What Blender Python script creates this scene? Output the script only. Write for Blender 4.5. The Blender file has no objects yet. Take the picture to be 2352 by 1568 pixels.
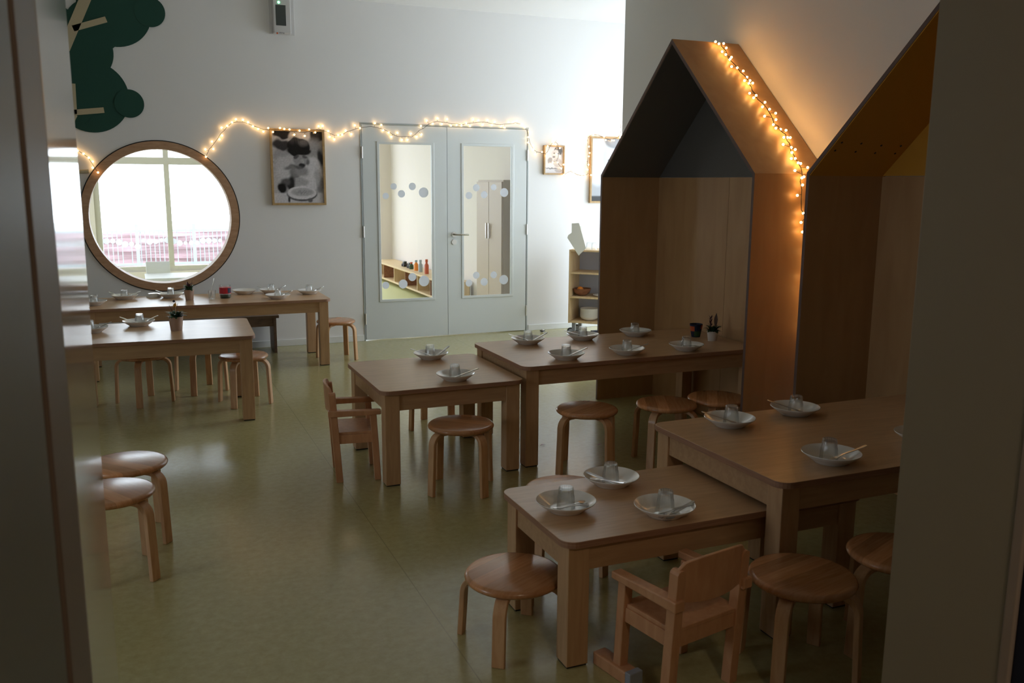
import bpy, bmesh, math, random
from mathutils import Vector, Matrix, geometry
R = math.radians
random.seed(7)
SC = bpy.context.scene
COL = SC.collection

# ------------------------------------------------------------------ camera
cam_d = bpy.data.cameras.new('camera'); cam = bpy.data.objects.new('camera', cam_d); COL.objects.link(cam)
PITCH, YAW, ROLL, CAMZ, FPX = R(10.1265), R(22.9369), R(.3406), 1.5592, 2038.2
fw = Vector((math.sin(YAW)*math.cos(PITCH), math.cos(YAW)*math.cos(PITCH), -math.sin(PITCH)))
rt = Vector((math.cos(YAW), -math.sin(YAW), 0)); up_ = rt.cross(fw)
r2 = rt*math.cos(ROLL)+up_*math.sin(ROLL); u2 = -rt*math.sin(ROLL)+up_*math.cos(ROLL)
cam.matrix_world = Matrix(((r2.x, u2.x, -fw.x, 0), (r2.y, u2.y, -fw.y, 0), (r2.z, u2.z, -fw.z, CAMZ), (0, 0, 0, 1)))
cam_d.sensor_fit = 'HORIZONTAL'; cam_d.sensor_width = 36; cam_d.lens = 36*FPX/2352
cam_d.clip_start = .02; cam_d.clip_end = 200
cam_d.dof.use_dof = True; cam_d.dof.focus_distance = 5.6; cam_d.dof.aperture_fstop = 7.5
SC.camera = cam
# ------------------------------------------------------------------ daylight: overcast sky through the windows
W = bpy.data.worlds.new('overcast_sky'); SC.world = W; W.use_nodes = True
bg = W.node_tree.nodes['Background']; bg.inputs[0].default_value = (.79, .895, 1, 1); bg.inputs[1].default_value = 7.2
def portal(name, loc, rot, sx, sy):
    l = bpy.data.lights.new(name, 'AREA'); l.shape = 'RECTANGLE'; l.size = sx; l.size_y = sy; l.cycles.is_portal = True
    o = bpy.data.objects.new(name, l); COL.objects.link(o); o.location = loc; o.rotation_euler = rot; return o
portal('alcove_window_portal', (5.83, 7.4, 1.5), (0, R(90), 0), 2.8, 2.1)
portal('far_window_portal', (1.5, 14.55, 1.45), (R(-90), 0, 0), 4.1, 2.5)
portal('left_fill_portal', (-3.23, 2.65, 1.6), (0, R(-90), 0), 1.2, 1.1)  # serves the unseen window added as front fill
portal('far_fill_portal', (-3.83, 12, 1.6), (0, R(-90), 0), 2.0, 2.8)  # serves the side window added to brighten the far room
cl = bpy.data.lights.new('corridor_fill_light', 'AREA'); cl.shape = 'DISK'; cl.size = .4; cl.energy = 15; cl.color = (1, .80, .58)  # added fill light behind the camera, lifts the jambs and foreground
clo = bpy.data.objects.new('corridor_fill_light', cl); COL.objects.link(clo); clo.location = (.7, -.9, 2.9)
SC.view_settings.view_transform = 'Standard'; SC.view_settings.look = 'None'
SC.view_settings.gamma = 1; SC.view_settings.use_curve_mapping = False
SC.view_settings.exposure = 0.0
cy = SC.cycles
cy.use_adaptive_sampling = True; cy.adaptive_threshold = .03
cy.use_denoising = True; cy.max_bounces = 8; cy.diffuse_bounces = 5; cy.glossy_bounces = 4; cy.transmission_bounces = 8
cy.transparent_max_bounces = 12; cy.sample_clamp_indirect = 8; cy.blur_glossy = 1.0
cy.use_light_tree = True

# ------------------------------------------------------------------ measuring helpers: a photo pixel onto a plane of the room
def at(px, py, **k):
    d = fw + r2*((px-1176)/FPX) - u2*((py-784)/FPX)
    (a, v), = k.items(); i = 'xyz'.index(a); o = Vector((0, 0, CAMZ))
    return o + d*((v-o[i])/d[i])

# ------------------------------------------------------------------ materials
def newmat(name):
    m = bpy.data.materials.new(name); m.use_nodes = True
    return m, m.node_tree, m.node_tree.nodes, m.node_tree.links, m.node_tree.nodes['Principled BSDF']
def plain(name, col, rough=.5, metal=0, spec=.5, bump=0, bscale=200, coat=0):
    m, t, n, l, p = newmat(name)
    p.inputs['Base Color'].default_value = (*col, 1); p.inputs['Roughness'].default_value = rough
    p.inputs['Metallic'].default_value = metal; p.inputs['Specular IOR Level'].default_value = spec
    p.inputs['Coat Weight'].default_value = coat; p.inputs['Coat Roughness'].default_value = .1
    if bump:
        tc = n.new('ShaderNodeTexCoord'); nz = n.new('ShaderNodeTexNoise'); nz.inputs['Scale'].default_value = bscale
        b = n.new('ShaderNodeBump'); b.inputs['Strength'].default_value = bump; b.inputs['Distance'].default_value = .002
        l.new(tc.outputs['Object'], nz.inputs['Vector']); l.new(nz.outputs['Fac'], b.inputs['Height']); l.new(b.outputs['Normal'], p.inputs['Normal'])
    return m
def wood(name, c1, c2, stretch=(1, 14, 14), scale=3.0, rough=.42, coat=.0, spec=.5, boards=0, board_axis='Y'):
    m, t, n, l, p = newmat(name)
    tc = n.new('ShaderNodeTexCoord'); mp = n.new('ShaderNodeMapping'); mp.inputs['Scale'].default_value = stretch
    nz = n.new('ShaderNodeTexNoise'); nz.inputs['Scale'].default_value = scale; nz.inputs['Detail'].default_value = 6; nz.inputs['Distortion'].default_value = .6
    cr = n.new('ShaderNodeValToRGB'); cr.color_ramp.elements[0].position = .32; cr.color_ramp.elements[1].position = .68
    cr.color_ramp.elements[0].color = (*c1, 1); cr.color_ramp.elements[1].color = (*c2, 1)
    l.new(tc.outputs['Object'], mp.inputs['Vector']); l.new(mp.outputs[0], nz.inputs['Vector']); l.new(nz.outputs['Fac'], cr.inputs['Fac'])
    out = cr.outputs['Color']
    if boards:   # glued staves, each with a tone of its own
        sx = n.new('ShaderNodeSeparateXYZ'); l.new(tc.outputs['Object'], sx.inputs[0])
        mu = n.new('ShaderNodeMath'); mu.operation = 'MULTIPLY'; mu.inputs[1].default_value = boards; l.new(sx.outputs[board_axis], mu.inputs[0])
        fl = n.new('ShaderNodeMath'); fl.operation = 'FLOOR'; l.new(mu.outputs[0], fl.inputs[0])
        wn = n.new('ShaderNodeTexWhiteNoise'); wn.noise_dimensions = '1D'; l.new(fl.outputs[0], wn.inputs['W'])
        mr = n.new('ShaderNodeMapRange'); mr.inputs['To Min'].default_value = .70; mr.inputs['To Max'].default_value = 1.22; l.new(wn.outputs['Value'], mr.inputs['Value'])
        mx = n.new('ShaderNodeVectorMath'); mx.operation = 'SCALE'; l.new(out, mx.inputs[0]); l.new(mr.outputs[0], mx.inputs['Scale']); out = mx.outputs[0]
    l.new(out, p.inputs['Base Color'])
    p.inputs['Roughness'].default_value = rough; p.inputs['Coat Weight'].default_value = coat; p.inputs['Coat Roughness'].default_value = .15
    p.inputs['Specular IOR Level'].default_value = spec
    b = n.new('ShaderNodeBump'); b.inputs['Strength'].default_value = .05; b.inputs['Distance'].default_value = .001
    l.new(nz.outputs['Fac'], b.inputs['Height']); l.new(b.outputs['Normal'], p.inputs['Normal'])
    return m
def emit(name, col, s):
    m, t, n, l, p = newmat(name); p.inputs['Base Color'].default_value = (*col, 1)
    p.inputs['Emission Color'].default_value = (*col, 1); p.inputs['Emission Strength'].default_value = s; return m
def two_sided_fresnel(n, l):
    g = n.new('ShaderNodeNewGeometry'); mr = n.new('ShaderNodeMapRange'); mr.inputs['To Min'].default_value = 1.5; mr.inputs['To Max'].default_value = 1/1.5
    fr = n.new('ShaderNodeFresnel'); l.new(g.outputs['Backfacing'], mr.inputs['Value']); l.new(mr.outputs[0], fr.inputs['IOR']); return fr
def pane(name, tint=(1, 1, 1)):
    m, t, n, l, p = newmat(name); n.remove(p); out = n['Material Output']
    tr = n.new('ShaderNodeBsdfTransparent'); tr.inputs[0].default_value = (*tint, 1)
    gl = n.new('ShaderNodeBsdfGlossy'); gl.inputs['Roughness'].default_value = 0
    fr = two_sided_fresnel(n, l)
    mx = n.new('ShaderNodeMixShader'); l.new(fr.outputs[0], mx.inputs[0]); l.new(tr.outputs[0], mx.inputs[1]); l.new(gl.outputs[0], mx.inputs[2])
    l.new(mx.outputs[0], out.inputs['Surface']); return m
SEAM_X = at(1000, 1415, z=0).x
def floor_mat():
    m, t, n, l, p = newmat('linoleum')
    tc = n.new('ShaderNodeTexCoord')
    a = n.new('ShaderNodeTexNoise'); a.inputs['Scale'].default_value = 28; a.inputs['Detail'].default_value = 8; a.inputs['Roughness'].default_value = .7
    c = n.new('ShaderNodeTexNoise'); c.inputs['Scale'].default_value = 3; c.inputs['Detail'].default_value = 4
    l.new(tc.outputs['Object'], a.inputs['Vector']); l.new(tc.outputs['Object'], c.inputs['Vector'])
    cr = n.new('ShaderNodeValToRGB'); cr.color_ramp.elements[0].position = .3; cr.color_ramp.elements[1].position = .7
    cr.color_ramp.elements[0].color = (.37, .325, .135, 1); cr.color_ramp.elements[1].color = (.46, .42, .205, 1)
    l.new(a.outputs['Fac'], cr.inputs['Fac'])
    # welded seams between the sheets, running along the room
    sx = n.new('ShaderNodeSeparateXYZ'); l.new(tc.outputs['Object'], sx.inputs[0])
    def mth(op, a_, b_=None):
        q = n.new('ShaderNodeMath'); q.operation = op; l.new(a_, q.inputs[0])
        if b_ is not None: q.inputs[1].default_value = b_
        return q.outputs[0]
    e = mth('LESS_THAN', mth('ABSOLUTE', mth('SUBTRACT', mth('FRACT', mth('ADD', mth('MULTIPLY', sx.outputs['X'], .5), .5+10-SEAM_X/2)), .5)), .0011)
    mxc = n.new('ShaderNodeMix'); mxc.data_type = 'RGBA'; l.new(e, mxc.inputs['Factor']); l.new(cr.outputs['Color'], mxc.inputs['A']); mxc.inputs['B'].default_value = (.31, .28, .125, 1)
    l.new(mxc.outputs['Result'], p.inputs['Base Color']); p.inputs['Coat Weight'].default_value = .25; p.inputs['Coat Roughness'].default_value = .16
    mr = n.new('ShaderNodeMapRange'); mr.inputs['To Min'].default_value = .20; mr.inputs['To Max'].default_value = .26
    l.new(c.outputs['Fac'], mr.inputs['Value']); l.new(mr.outputs[0], p.inputs['Roughness'])
    b = n.new('ShaderNodeBump'); b.inputs['Strength'].default_value = .012; b.inputs['Distance'].default_value = .001
    l.new(c.outputs['Fac'], b.inputs['Height']); l.new(b.outputs['Normal'], p.inputs['Normal']); return m
def film_mat():
    m, t, n, l, p = newmat('frosted_film'); n.remove(p)
    d = n.new('ShaderNodeBsdfDiffuse'); d.inputs[0].default_value = (.85, .86, .9, 1); q = n.new('ShaderNodeBsdfTranslucent'); q.inputs[0].default_value = (.85, .87, .92, 1)
    mx = n.new('ShaderNodeMixShader'); l.new(d.outputs[0], mx.inputs[1]); l.new(q.outputs[0], mx.inputs[2]); l.new(mx.outputs[0], n['Material Output'].inputs['Surface']); return m
def vcol_mat(name):
    m, t, n, l, p = newmat(name); a = n.new('ShaderNodeVertexColor'); a.layer_name = 'print'
    l.new(a.outputs['Color'], p.inputs['Base Color']); p.inputs['Roughness'].default_value = .06; return m

M = dict(
 wall=plain('wall_paint', (.81, .80, .785), .7, bump=.08, bscale=350),
 ceil=plain('ceiling_paint', (.82, .82, .81), .8),
 floor=floor_mat(),
 base=plain('baseboard_white', (.78, .79, .77), .45),
 door=plain('door_laminate', (.68, .71, .70), .35),
 steel=plain('steel_frame', (.40, .43, .42), .4, .2),
 chrome=plain('brushed_steel', (.62, .60, .56), .28, 1),
 cutlery=plain('polished_steel', (.56, .55, .53), .28, 1),
 seal=plain('black_rubber', (.012, .012, .012), .6),
 glassp=pane('window_glass'),
 dots=plain('white_film', (.85, .86, .90), .5),
 pot2=plain('backlit_pot', (.46, .31, .23), .5),  # darker pot tone, backlight shade put into the colour
 film=film_mat(),
 ring=wood('window_ring_wood', (.42, .24, .13), (.54, .33, .20), (3, 3, 12), 4, .45),
 table=wood('birch_table', (.52, .32, .17), (.62, .40, .225), (1, 9, 9), 5, .30, spec=.5),
 tleg=wood('birch_solid', (.50, .30, .155), (.59, .37, .20), (9, 9, 1), 5, .42),
 tapron=wood('birch_apron', (.46, .28, .145), (.55, .345, .185), (1, 9, 9), 5, .45),
 ply=wood('ply_edge', (.30, .15, .09), (.40, .22, .13), (2, 2, 60), 4, .5),
 seat=wood('beech_seat', (.56, .24, .095), (.68, .335, .15), (2, 22, 8), 4, .26, .25, boards=17, board_axis='Y'),
 sleg=wood('bent_birch', (.56, .31, .15), (.66, .40, .21), (12, 12, 1.5), 5, .36, .15),
 chair=wood('beech_chair', (.52, .25, .12), (.61, .32, .165), (7, 7, 2), 5, .38, .1),
 booth=wood('booth_plywood', (.46, .265, .12), (.53, .32, .155), (4, 4, .8), 2.6, .45),
 edge=plain('booth_edge', (.13, .075, .06), .55),
 grey=plain('grey_lining', (.12, .115, .11), .6, bump=.05),
 yellow=plain('yellow_lining', (.62, .30, .03), .55, bump=.05),
 white_c=plain('white_porcelain', (.84, .82, .78), .16, coat=.4),
 shelf=wood('shelf_birch', (.66, .47, .25), (.76, .57, .34), (8, 8, 1.2), 4, .45),
 shelfback=plain('shelf_back_panel', (.50, .52, .60), .55),
 paper=plain('paper_towel', (.86, .86, .80), .9),
 bowlw=wood('dark_bowl_wood', (.20, .075, .035), (.33, .14, .07), (4, 4, 10), 6, .4),
 orange=plain('orange_peel', (.85, .25, .02), .5),
 pot=plain('ceramic_pot', (.72, .66, .60), .35),
 leaf=plain('dark_leaf', (.03, .075, .025), .5),
 leaf2=plain('purple_leaf', (.10, .03, .055), .5),
 twig=plain('twig_brown', (.12, .07, .05), .7),
 green=plain('tree_green', (.006, .062, .040), .65),
 branch=plain('tree_branch_tan', (.50, .42, .27), .6),
 frame=wood('oak_frame', (.40, .25, .10), (.50, .33, .15), (3, 3, 3), 8, .45),
 print=vcol_mat('photo_print'),
 wire=plain('dark_green_wire', (.02, .022, .016), .6),
 plastic=plain('white_plastic', (.62, .61, .60), .45),
 dark=plain('dark_display', (.055, .065, .06), .35),
 led=emit('green_led', (.1, 1, .35), 12),
 crimson=plain('crimson_paper', (.55, .02, .035), .4),
 red=plain('red_mark', (.55, .10, .03), .5),
 greytxt=plain('grey_print', (.33, .32, .33), .6),
 leafdoor=plain('gloss_door_leaf', (.42, .40, .37), .10, coat=.6),
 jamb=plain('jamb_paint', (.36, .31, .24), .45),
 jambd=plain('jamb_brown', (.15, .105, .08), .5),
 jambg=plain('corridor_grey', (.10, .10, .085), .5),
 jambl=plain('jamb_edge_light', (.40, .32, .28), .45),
 navy=plain('navy_panel', (.008, .012, .04), .6),
 corr=plain('corridor_paint', (.42, .38, .34), .8),
 caster=plain('caster_grey', (.30, .32, .36), .4),
 tyre=plain('caster_tyre', (.03, .032, .04), .6),
 bench=wood('brown_bench', (.17, .11, .08), (.25, .17, .12), (2, 9, 9), 5, .5),
 farfloor=plain('far_floor', (.62, .62, .30), .5),
 farwall=plain('far_wall', (.80, .73, .68), .8),
 cream=plain('cream_cabinet', (.50, .38, .26), .5),
 winframe=plain('window_frame_grey', (.60, .57, .52), .5),
 ground=plain('pale_paving', (.42, .41, .38), .9),
 fence=plain('fence_metal', (.36, .43, .46), .5),
 hedge=plain('red_hedge', (.42, .28, .30), .9),
)
GL = newmat('tumbler_glass'); GL[4].inputs['Base Color'].default_value = (1, 1, 1, 1); GL[4].inputs['Roughness'].default_value = 0
GL[4].inputs['Transmission Weight'].default_value = 1; GL[4].inputs['IOR'].default_value = 1.48; M['glass'] = GL[0]
_n, _l = GL[2], GL[3]; _tr = _n.new('ShaderNodeBsdfTransparent'); _tr.inputs[0].default_value = (.99, 1, 1, 1); _gs = _n.new('ShaderNodeBsdfGlossy'); _gs.inputs['Roughness'].default_value = .02
_fr = two_sided_fresnel(_n, _l); _m1 = _n.new('ShaderNodeMixShader'); _l.new(_fr.outputs[0], _m1.inputs[0]); _l.new(_tr.outputs[0], _m1.inputs[1]); _l.new(_gs.outputs[0], _m1.inputs[2])
_m2 = _n.new('ShaderNodeMixShader'); _m2.inputs[0].default_value = .62; _l.new(GL[4].outputs[0], _m2.inputs[1]); _l.new(_m1.outputs[0], _m2.inputs[2]); _l.new(_m2.outputs[0], _n['Material Output'].inputs['Surface'])
M['bulb'] = emit('warm_bulb', (1, .52, .15), 38)
M['bulb2'] = emit('warm_bulb_wall', (1, .60, .24), 16)

# ------------------------------------------------------------------ mesh helpers
class MB:
    def __init__(s): s.v = []; s.f = []
    def add(s, vs, fs, mx=None):
        b = len(s.v); s.v += [tuple(mx @ Vector(v)) if mx else tuple(v) for v in vs]; s.f += [tuple(i+b for i in f) for f in fs]; return s
    def box(s, a, b, mx=None):
        x0, y0, z0 = a; x1, y1, z1 = b
        vs = [(x0, y0, z0), (x1, y0, z0), (x1, y1, z0), (x0, y1, z0), (x0, y0, z1), (x1, y0, z1), (x1, y1, z1), (x0, y1, z1)]
        return s.add(vs, [(3, 2, 1, 0), (4, 5, 6, 7), (0, 1, 5, 4), (1, 2, 6, 5), (2, 3, 7, 6), (3, 0, 4, 7)], mx)
    def prism(s, pts, d, mx=None):     # pts: 2D loop (x,z) ccw; extruded y 0..d
        n = len(pts); tri = geometry.tessellate_polygon([[Vector((p[0], p[1], 0)) for p in pts]])
        vs = [(p[0], 0, p[1]) for p in pts]+[(p[0], d, p[1]) for p in pts]
        fs = [tuple(t) for t in tri]+[tuple(n+i for i in reversed(t)) for t in tri]+[((i+1) % n, i, n+i, n+(i+1) % n) for i in range(n)]
        return s.add(vs, fs, mx)
    def holed(s, outer, holes, d, mx=None):
        loops = [outer]+holes; tri = geometry.tessellate_polygon([[Vector((p[0], p[1], 0)) for p in L] for L in loops])
        flat = [p for L in loops for p in L]; n = len(flat)
        vs = [(p[0], 0, p[1]) for p in flat]+[(p[0], d, p[1]) for p in flat]
        fs = [tuple(t) for t in tri]+[tuple(n+i for i in reversed(t)) for t in tri]; b = 0
        for L in loops:
            k = len(L); fs += [(b+(i+1) % k, b+i, n+b+i, n+b+(i+1) % k) for i in range(k)]; b += k
        return s.add(vs, fs, mx)
    def lathe(s, prof, seg=32, mx=None, rib=0, amp=0):   # prof: (r,z)
        vs = []; fs = []; n = len(prof)
        for k in range(seg):
            a = 2*math.pi*k/seg
            for (r, z) in prof: vs.append((r*math.cos(a), r*math.sin(a), z))
        for k in range(seg):
            k2 = (k+1) % seg
            for i in range(n-1):
                if prof[i][0] < 1e-6 and prof[i+1][0] < 1e-6: continue
                fs.append((k*n+i, k2*n+i, k2*n+i+1, k*n+i+1))
        return s.add(vs, fs, mx)
    def tube(s, pts, r, seg=8, mx=None):
        P = [Vector(p) for p in pts]; rs = r if isinstance(r, (list, tuple)) else [r]*len(P); vs = []; fs = []
        t0 = (P[1]-P[0]).normalized(); a = t0.orthogonal().normalized()
        for i, p in enumerate(P):
            t = (P[min(i+1, len(P)-1)]-P[max(i-1, 0)]).normalized(); a = (a-t*a.dot(t)).normalized(); b = t.cross(a)
            for k in range(seg):
                th = 2*math.pi*k/seg; vs.append(tuple(p+(a*math.cos(th)+b*math.sin(th))*rs[i]))
        for i in range(len(P)-1):
            for k in range(seg): fs.append((i*seg+k, i*seg+(k+1) % seg, (i+1)*seg+(k+1) % seg, (i+1)*seg+k))
        fs.append(tuple(reversed(range(seg)))); fs.append(tuple((len(P)-1)*seg+k for k in range(seg)))
        return s.add(vs, fs, mx)
    def sweep(s, path, w, t, mx=None):   # path in (r,z): rectangular strip, width w along y, thickness t
        vs = []; fs = []; n = len(path)
        for i, (r, z) in enumerate(path):
            a = path[max(i-1, 0)]; b = path[min(i+1, n-1)]; dx, dz = b[0]-a[0], b[1]-a[1]; L = math.hypot(dx, dz); nx, nz = dz/L, -dx/L
            for sx, sy in ((-1, -1), (1, -1), (1, 1), (-1, 1)): vs.append((r+nx*sx*t/2, sy*w/2, z+nz*sx*t/2))
        for i in range(n-1):
            for k in range(4): fs.append((i*4+k, i*4+(k+1) % 4, i*4+4+(k+1) % 4, i*4+4+k))
        fs += [(3, 2, 1, 0), tuple(4*(n-1)+k for k in range(4))]
        return s.add(vs, fs, mx)
    def build(s, name, mat, parent=None, bevel=0, smooth=False, seg=2, ang=40):
        me = bpy.data.meshes.new(name); me.from_pydata(s.v, [], s.f); me.validate()
        bm = bmesh.new(); bm.from_mesh(me); bmesh.ops.remove_doubles(bm, verts=bm.verts, dist=1e-6); bmesh.ops.recalc_face_normals(bm, faces=bm.faces)
        bm.to_mesh(me); bm.free()
        mats = mat if isinstance(mat, (list, tuple)) else [mat]
        for x in mats: me.materials.append(M[x])
        o = bpy.data.objects.new(name, me); COL.objects.link(o)
        if parent: o.parent = parent
        if bevel:
            b = o.modifiers.new('bevel', 'BEVEL'); b.width = bevel; b.segments = seg; b.limit_method = 'ANGLE'; b.angle_limit = R(40); b.harden_normals = False
        if smooth:
            for p in me.polygons: p.use_smooth = True
            me.set_sharp_from_angle(angle=R(ang))
        return o
def box(a, b, mx=None): return MB().box(a, b, mx)
def tag(o, label, cat, group=None, kind=None):
    if label: o['label'] = label
    if cat: o['category'] = cat
    if group: o['group'] = group
    if kind: o['kind'] = kind
    return o
def thing(name, label, cat, loc=(0, 0, 0), rz=0, group=None):
    o = bpy.data.objects.new(name, None); COL.objects.link(o); o.location = loc; o.rotation_euler = (0, 0, rz); o.empty_display_size = .1
    return tag(o, label, cat, group)
def copy_tree(o, parent=None):
    c = o.copy(); COL.objects.link(c)
    if parent: c.parent = parent
    for ch in [x for x in bpy.data.objects if x.parent == o]: copy_tree(ch, c)
    return c
def struct(o): o['kind'] = 'structure'; return o
def circ(cx, cz, r, n=64): return [(cx+r*math.cos(2*math.pi*i/n), cz+r*math.sin(2*math.pi*i/n)) for i in range(n)]
def rot(z=0, loc=(0, 0, 0)): return Matrix.Translation(Vector(loc)) @ Matrix.Rotation(z, 4, 'Z')

# ------------------------------------------------------------------ room shell
YB = 8.601; ZC = 3.224; XW = 3.53; XL = -3.2; YF = 1.38; YE = 6.175; XA = 5.8
WX, WZ, WR = .232, 1.2415, .662
struct(box((XL-.2, -2.3, -.2), (XA+.2, YB+.1, 0)).build('floor', 'floor'))
struct(box((XL-.2, -2.3, ZC), (XA+.2, YB+.1, ZC+.2)).build('ceiling', 'ceil'))
DL, DM, DR, DT = 2.0615, 2.9203, 3.7921, 2.1
outer = [(XL-.2, 0), (DL-.012, 0), (DL-.012, DT+.012), (DR+.012, DT+.012), (DR+.012, 0), (XA+.2, 0), (XA+.2, ZC), (XL-.2, ZC)]
struct(MB().holed(outer, [circ(WX, WZ, WR+.006, 96)], .2, rot(0, (0, YB, 0))).build('wall_back', 'wall'))
struct(box((XW, YF-.3, 0), (XA+.2, YE, ZC)).build('wall_right', 'wall'))
wl = MB(); MX90 = rot(R(90), (XL, 0, 0))   # left wall, local x -> room y
wl.holed([(YF-.3, 0), (YB, 0), (YB, ZC), (YF-.3, ZC)], [[(2.1, 1.0), (3.2, 1.0), (3.2, 2.2), (2.1, 2.2)]], .2, MX90)
struct(wl.build('wall_left', 'wall'))
wa = MB().holed([(YE, 0), (YB, 0), (YB, ZC), (YE, ZC)], [[(6.35, .10), (8.45, .10), (8.45, 2.9), (6.35, 2.9)]], .2, rot(R(90), (XA+.2, 0, 0)))
struct(wa.build('wall_alcove', 'wall'))
def window(name, y0, y1, z0, z1, x, mull):
    w = struct(MB().holed([(y0, z0), (y1, z0), (y1, z1), (y0, z1)], [[(y0+.06, z0+.06), (y1-.06, z0+.06), (y1-.06, z1-.06), (y0+.06, z1-.06)]], .06, rot(R(90), (x, 0, 0))).build(name, 'winframe'))
    for m in mull: box((x-.05, m-.03, z0+.06), (x-.01, m+.03, z1-.06)).build('mullion', 'winframe', w)
    box((x-.034, y0+.05, z0+.05), (x-.03, y1-.05, z1-.05)).build('glass_pane', 'glassp', w); return w
window('window_2', 6.35, 8.45, .10, 2.9, XA+.13, [7.4])
window('fill_window_5', 2.1, 3.2, 1.0, 2.2, XL-.07, [2.65])  # unseen opening added as soft fill for the front tables
# front wall with the doorway the camera looks through
struct(MB().holed([(XL-.2, 0), (-.16, 0), (-.16, 2.14), (1.51, 2.14), (1.51, 0), (XW+.2, 0), (XW+.2, ZC), (XL-.2, ZC)], [], YF-1.10, rot(0, (0, 1.10, 0))).build('wall_front', 'jamb'))
# door frame of that doorway, its open leaf and the corridor
FY0 = at(30, 0, x=-.1).y; FY1 = at(80, 0, x=-.1).y; FS0 = at(17, 0, x=-.1).y
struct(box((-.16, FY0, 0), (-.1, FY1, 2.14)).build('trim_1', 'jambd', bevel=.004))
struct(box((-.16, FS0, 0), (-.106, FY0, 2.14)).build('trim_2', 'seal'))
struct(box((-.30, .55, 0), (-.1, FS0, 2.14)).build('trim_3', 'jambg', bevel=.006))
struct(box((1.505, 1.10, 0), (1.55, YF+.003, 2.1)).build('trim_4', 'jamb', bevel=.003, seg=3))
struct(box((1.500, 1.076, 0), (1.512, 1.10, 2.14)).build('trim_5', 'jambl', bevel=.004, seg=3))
struct(box((1.510, 1.03, 0), (2.6, 1.075, 2.14)).build('trim_6', 'navy'))
LY1 = at(150, 0, x=-.1).y
lf = struct(box((-.142, FY1+.008, .008), (-.1, LY1, 2.09)).build('door_3', 'leafdoor', bevel=.002))
struct(box((-2.2, -2.3, 0), (-2.0, 1.1, ZC)).build('wall_corridor_left', 'corr'))
struct(box((3.2, -2.3, 0), (3.4, 1.1, ZC)).build('wall_corridor_right', 'corr'))
struct(box((-2.2, -2.3, 0), (3.4, -2.1, ZC)).build('wall_corridor_rear', 'corr'))
struct(box((XL, YB-.012, 0), (DL-.022, YB, .062)).build('baseboard_back', 'base', bevel=.003))
struct(box((DR+.03, YB-.012, 0), (XA, YB, .062)).build('baseboard_back.001', 'base', bevel=.003))

# round window
ring = struct(MB().lathe([(WR, 0), (WR, .18), (.594, .18), (.594, 0), (WR, 0)], 96, Matrix.Translation((WX, YB-.012, WZ)) @ Matrix.Rotation(R(-90), 4, 'X')).build('window_1', 'ring', smooth=True))
MB().lathe([(WR+.009, 0), (WR+.009, .005), (WR-.003, .005), (WR-.003, 0), (WR+.009, 0)], 96, Matrix.Translation((WX, YB-.002, WZ)) @ Matrix.Rotation(R(-90), 4, 'X')).build('shadow_gap', 'seal', ring)  # black ring painted in for the shade around the frame
MB().lathe([(0, 0), (.596, 0), (.596, .006), (0, .006)], 96, Matrix.Translation((WX, YB+.02, WZ)) @ Matrix.Rotation(R(-90), 4, 'X')).build('glass_pane', 'glassp', ring)

# double door
fr = struct(MB().holed([(DL-.02, 0), (DL-.005, 0), (DL-.005, DT+.005), (DR+.005, DT+.005), (DR+.005, 0), (DR+.02, 0), (DR+.02, DT+.02), (DL-.02, DT+.02)], [], .19, rot(0, (0, YB-.006, 0))).build('trim_7', 'steel', bevel=.002))
def quad_at(pts, y): return [(at(px, py, y=y).x, at(px, py, y=y).z) for px, py in pts]
def door_leaf(name, x0, x1, g0, g1, dots, hinges_x):
    gz0, gz1 = .402, 1.926
    o = struct(MB().holed([(x0, .008), (x1, .008), (x1, DT), (x0, DT)], [[(g0, gz0), (g1, gz0), (g1, gz1), (g0, gz1)]], .042, rot(0, (0, YB-.004, 0))).build(name, 'door', bevel=.0015))
    MB().holed([(g0-.022, gz0-.022), (g1+.022, gz0-.022), (g1+.022, gz1+.022), (g0-.022, gz1+.022)], [[(g0+.004, gz0+.004), (g1-.004, gz0+.004), (g1-.004, gz1-.004), (g0+.004, gz1-.004)]], .008, rot(0, (0, YB-.011, 0))).build('glazing_bead', 'door', o, bevel=.003)
    box((g0, YB+.014, gz0), (g1, YB+.02, gz1)).build('glass_pane', 'glassp', o)
    mb = MB()
    for px, py, r in dots:
        p = at(px, py, y=YB+.013); mb.prism([(c[0], c[1]) for c in reversed(circ(p.x, p.z, r*.00455, 24))], .0008, rot(0, (0, YB+.0125, 0)))
    d = mb.build('dot_stickers', 'film', o); d['kind'] = 'stuff'
    for z in (.22, 1.08, 1.84):
        MB().lathe([(0, -.055), (.008, -.055), (.008, .055), (0, .055)], 12, Matrix.Translation((hinges_x, YB-.012, z))).build('hinge', 'chrome', o, smooth=True)
    return o
d1 = door_leaf('door_1', DL, DM-.002, 2.225, 2.762, [(886, 655, 8), (926, 652, 10), (947, 636, 9), (974, 645, 12), (886, 450, 7), (904, 428, 7), (922, 445, 8), (947, 428, 8), (973, 442, 11)], DL-.004)
d2 = door_leaf('door_2', DM+.002, DR, 3.092, 3.625, [(1077, 650, 8), (1094, 632, 8), (1112, 647, 9), (1134, 631, 8), (1157, 642, 11), (1077, 449, 8), (1094, 431, 8), (1112, 447, 8), (1134, 430, 7), (1158, 442, 10)], DR+.004)
h = MB().lathe([(0, 0), (.026, 0), (.026, .008), (0, .008)], 24, Matrix.Translation((2.99, YB-.004, 1.04)) @ Matrix.Rotation(R(90), 4, 'X'))
h.tube([(2.99, YB-.01, 1.04), (2.99, YB-.05, 1.04), (3.005, YB-.058, 1.04), (3.13, YB-.058, 1.038)], .0095, 12)
h.build('handle', 'chrome', d2, smooth=True)
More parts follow.
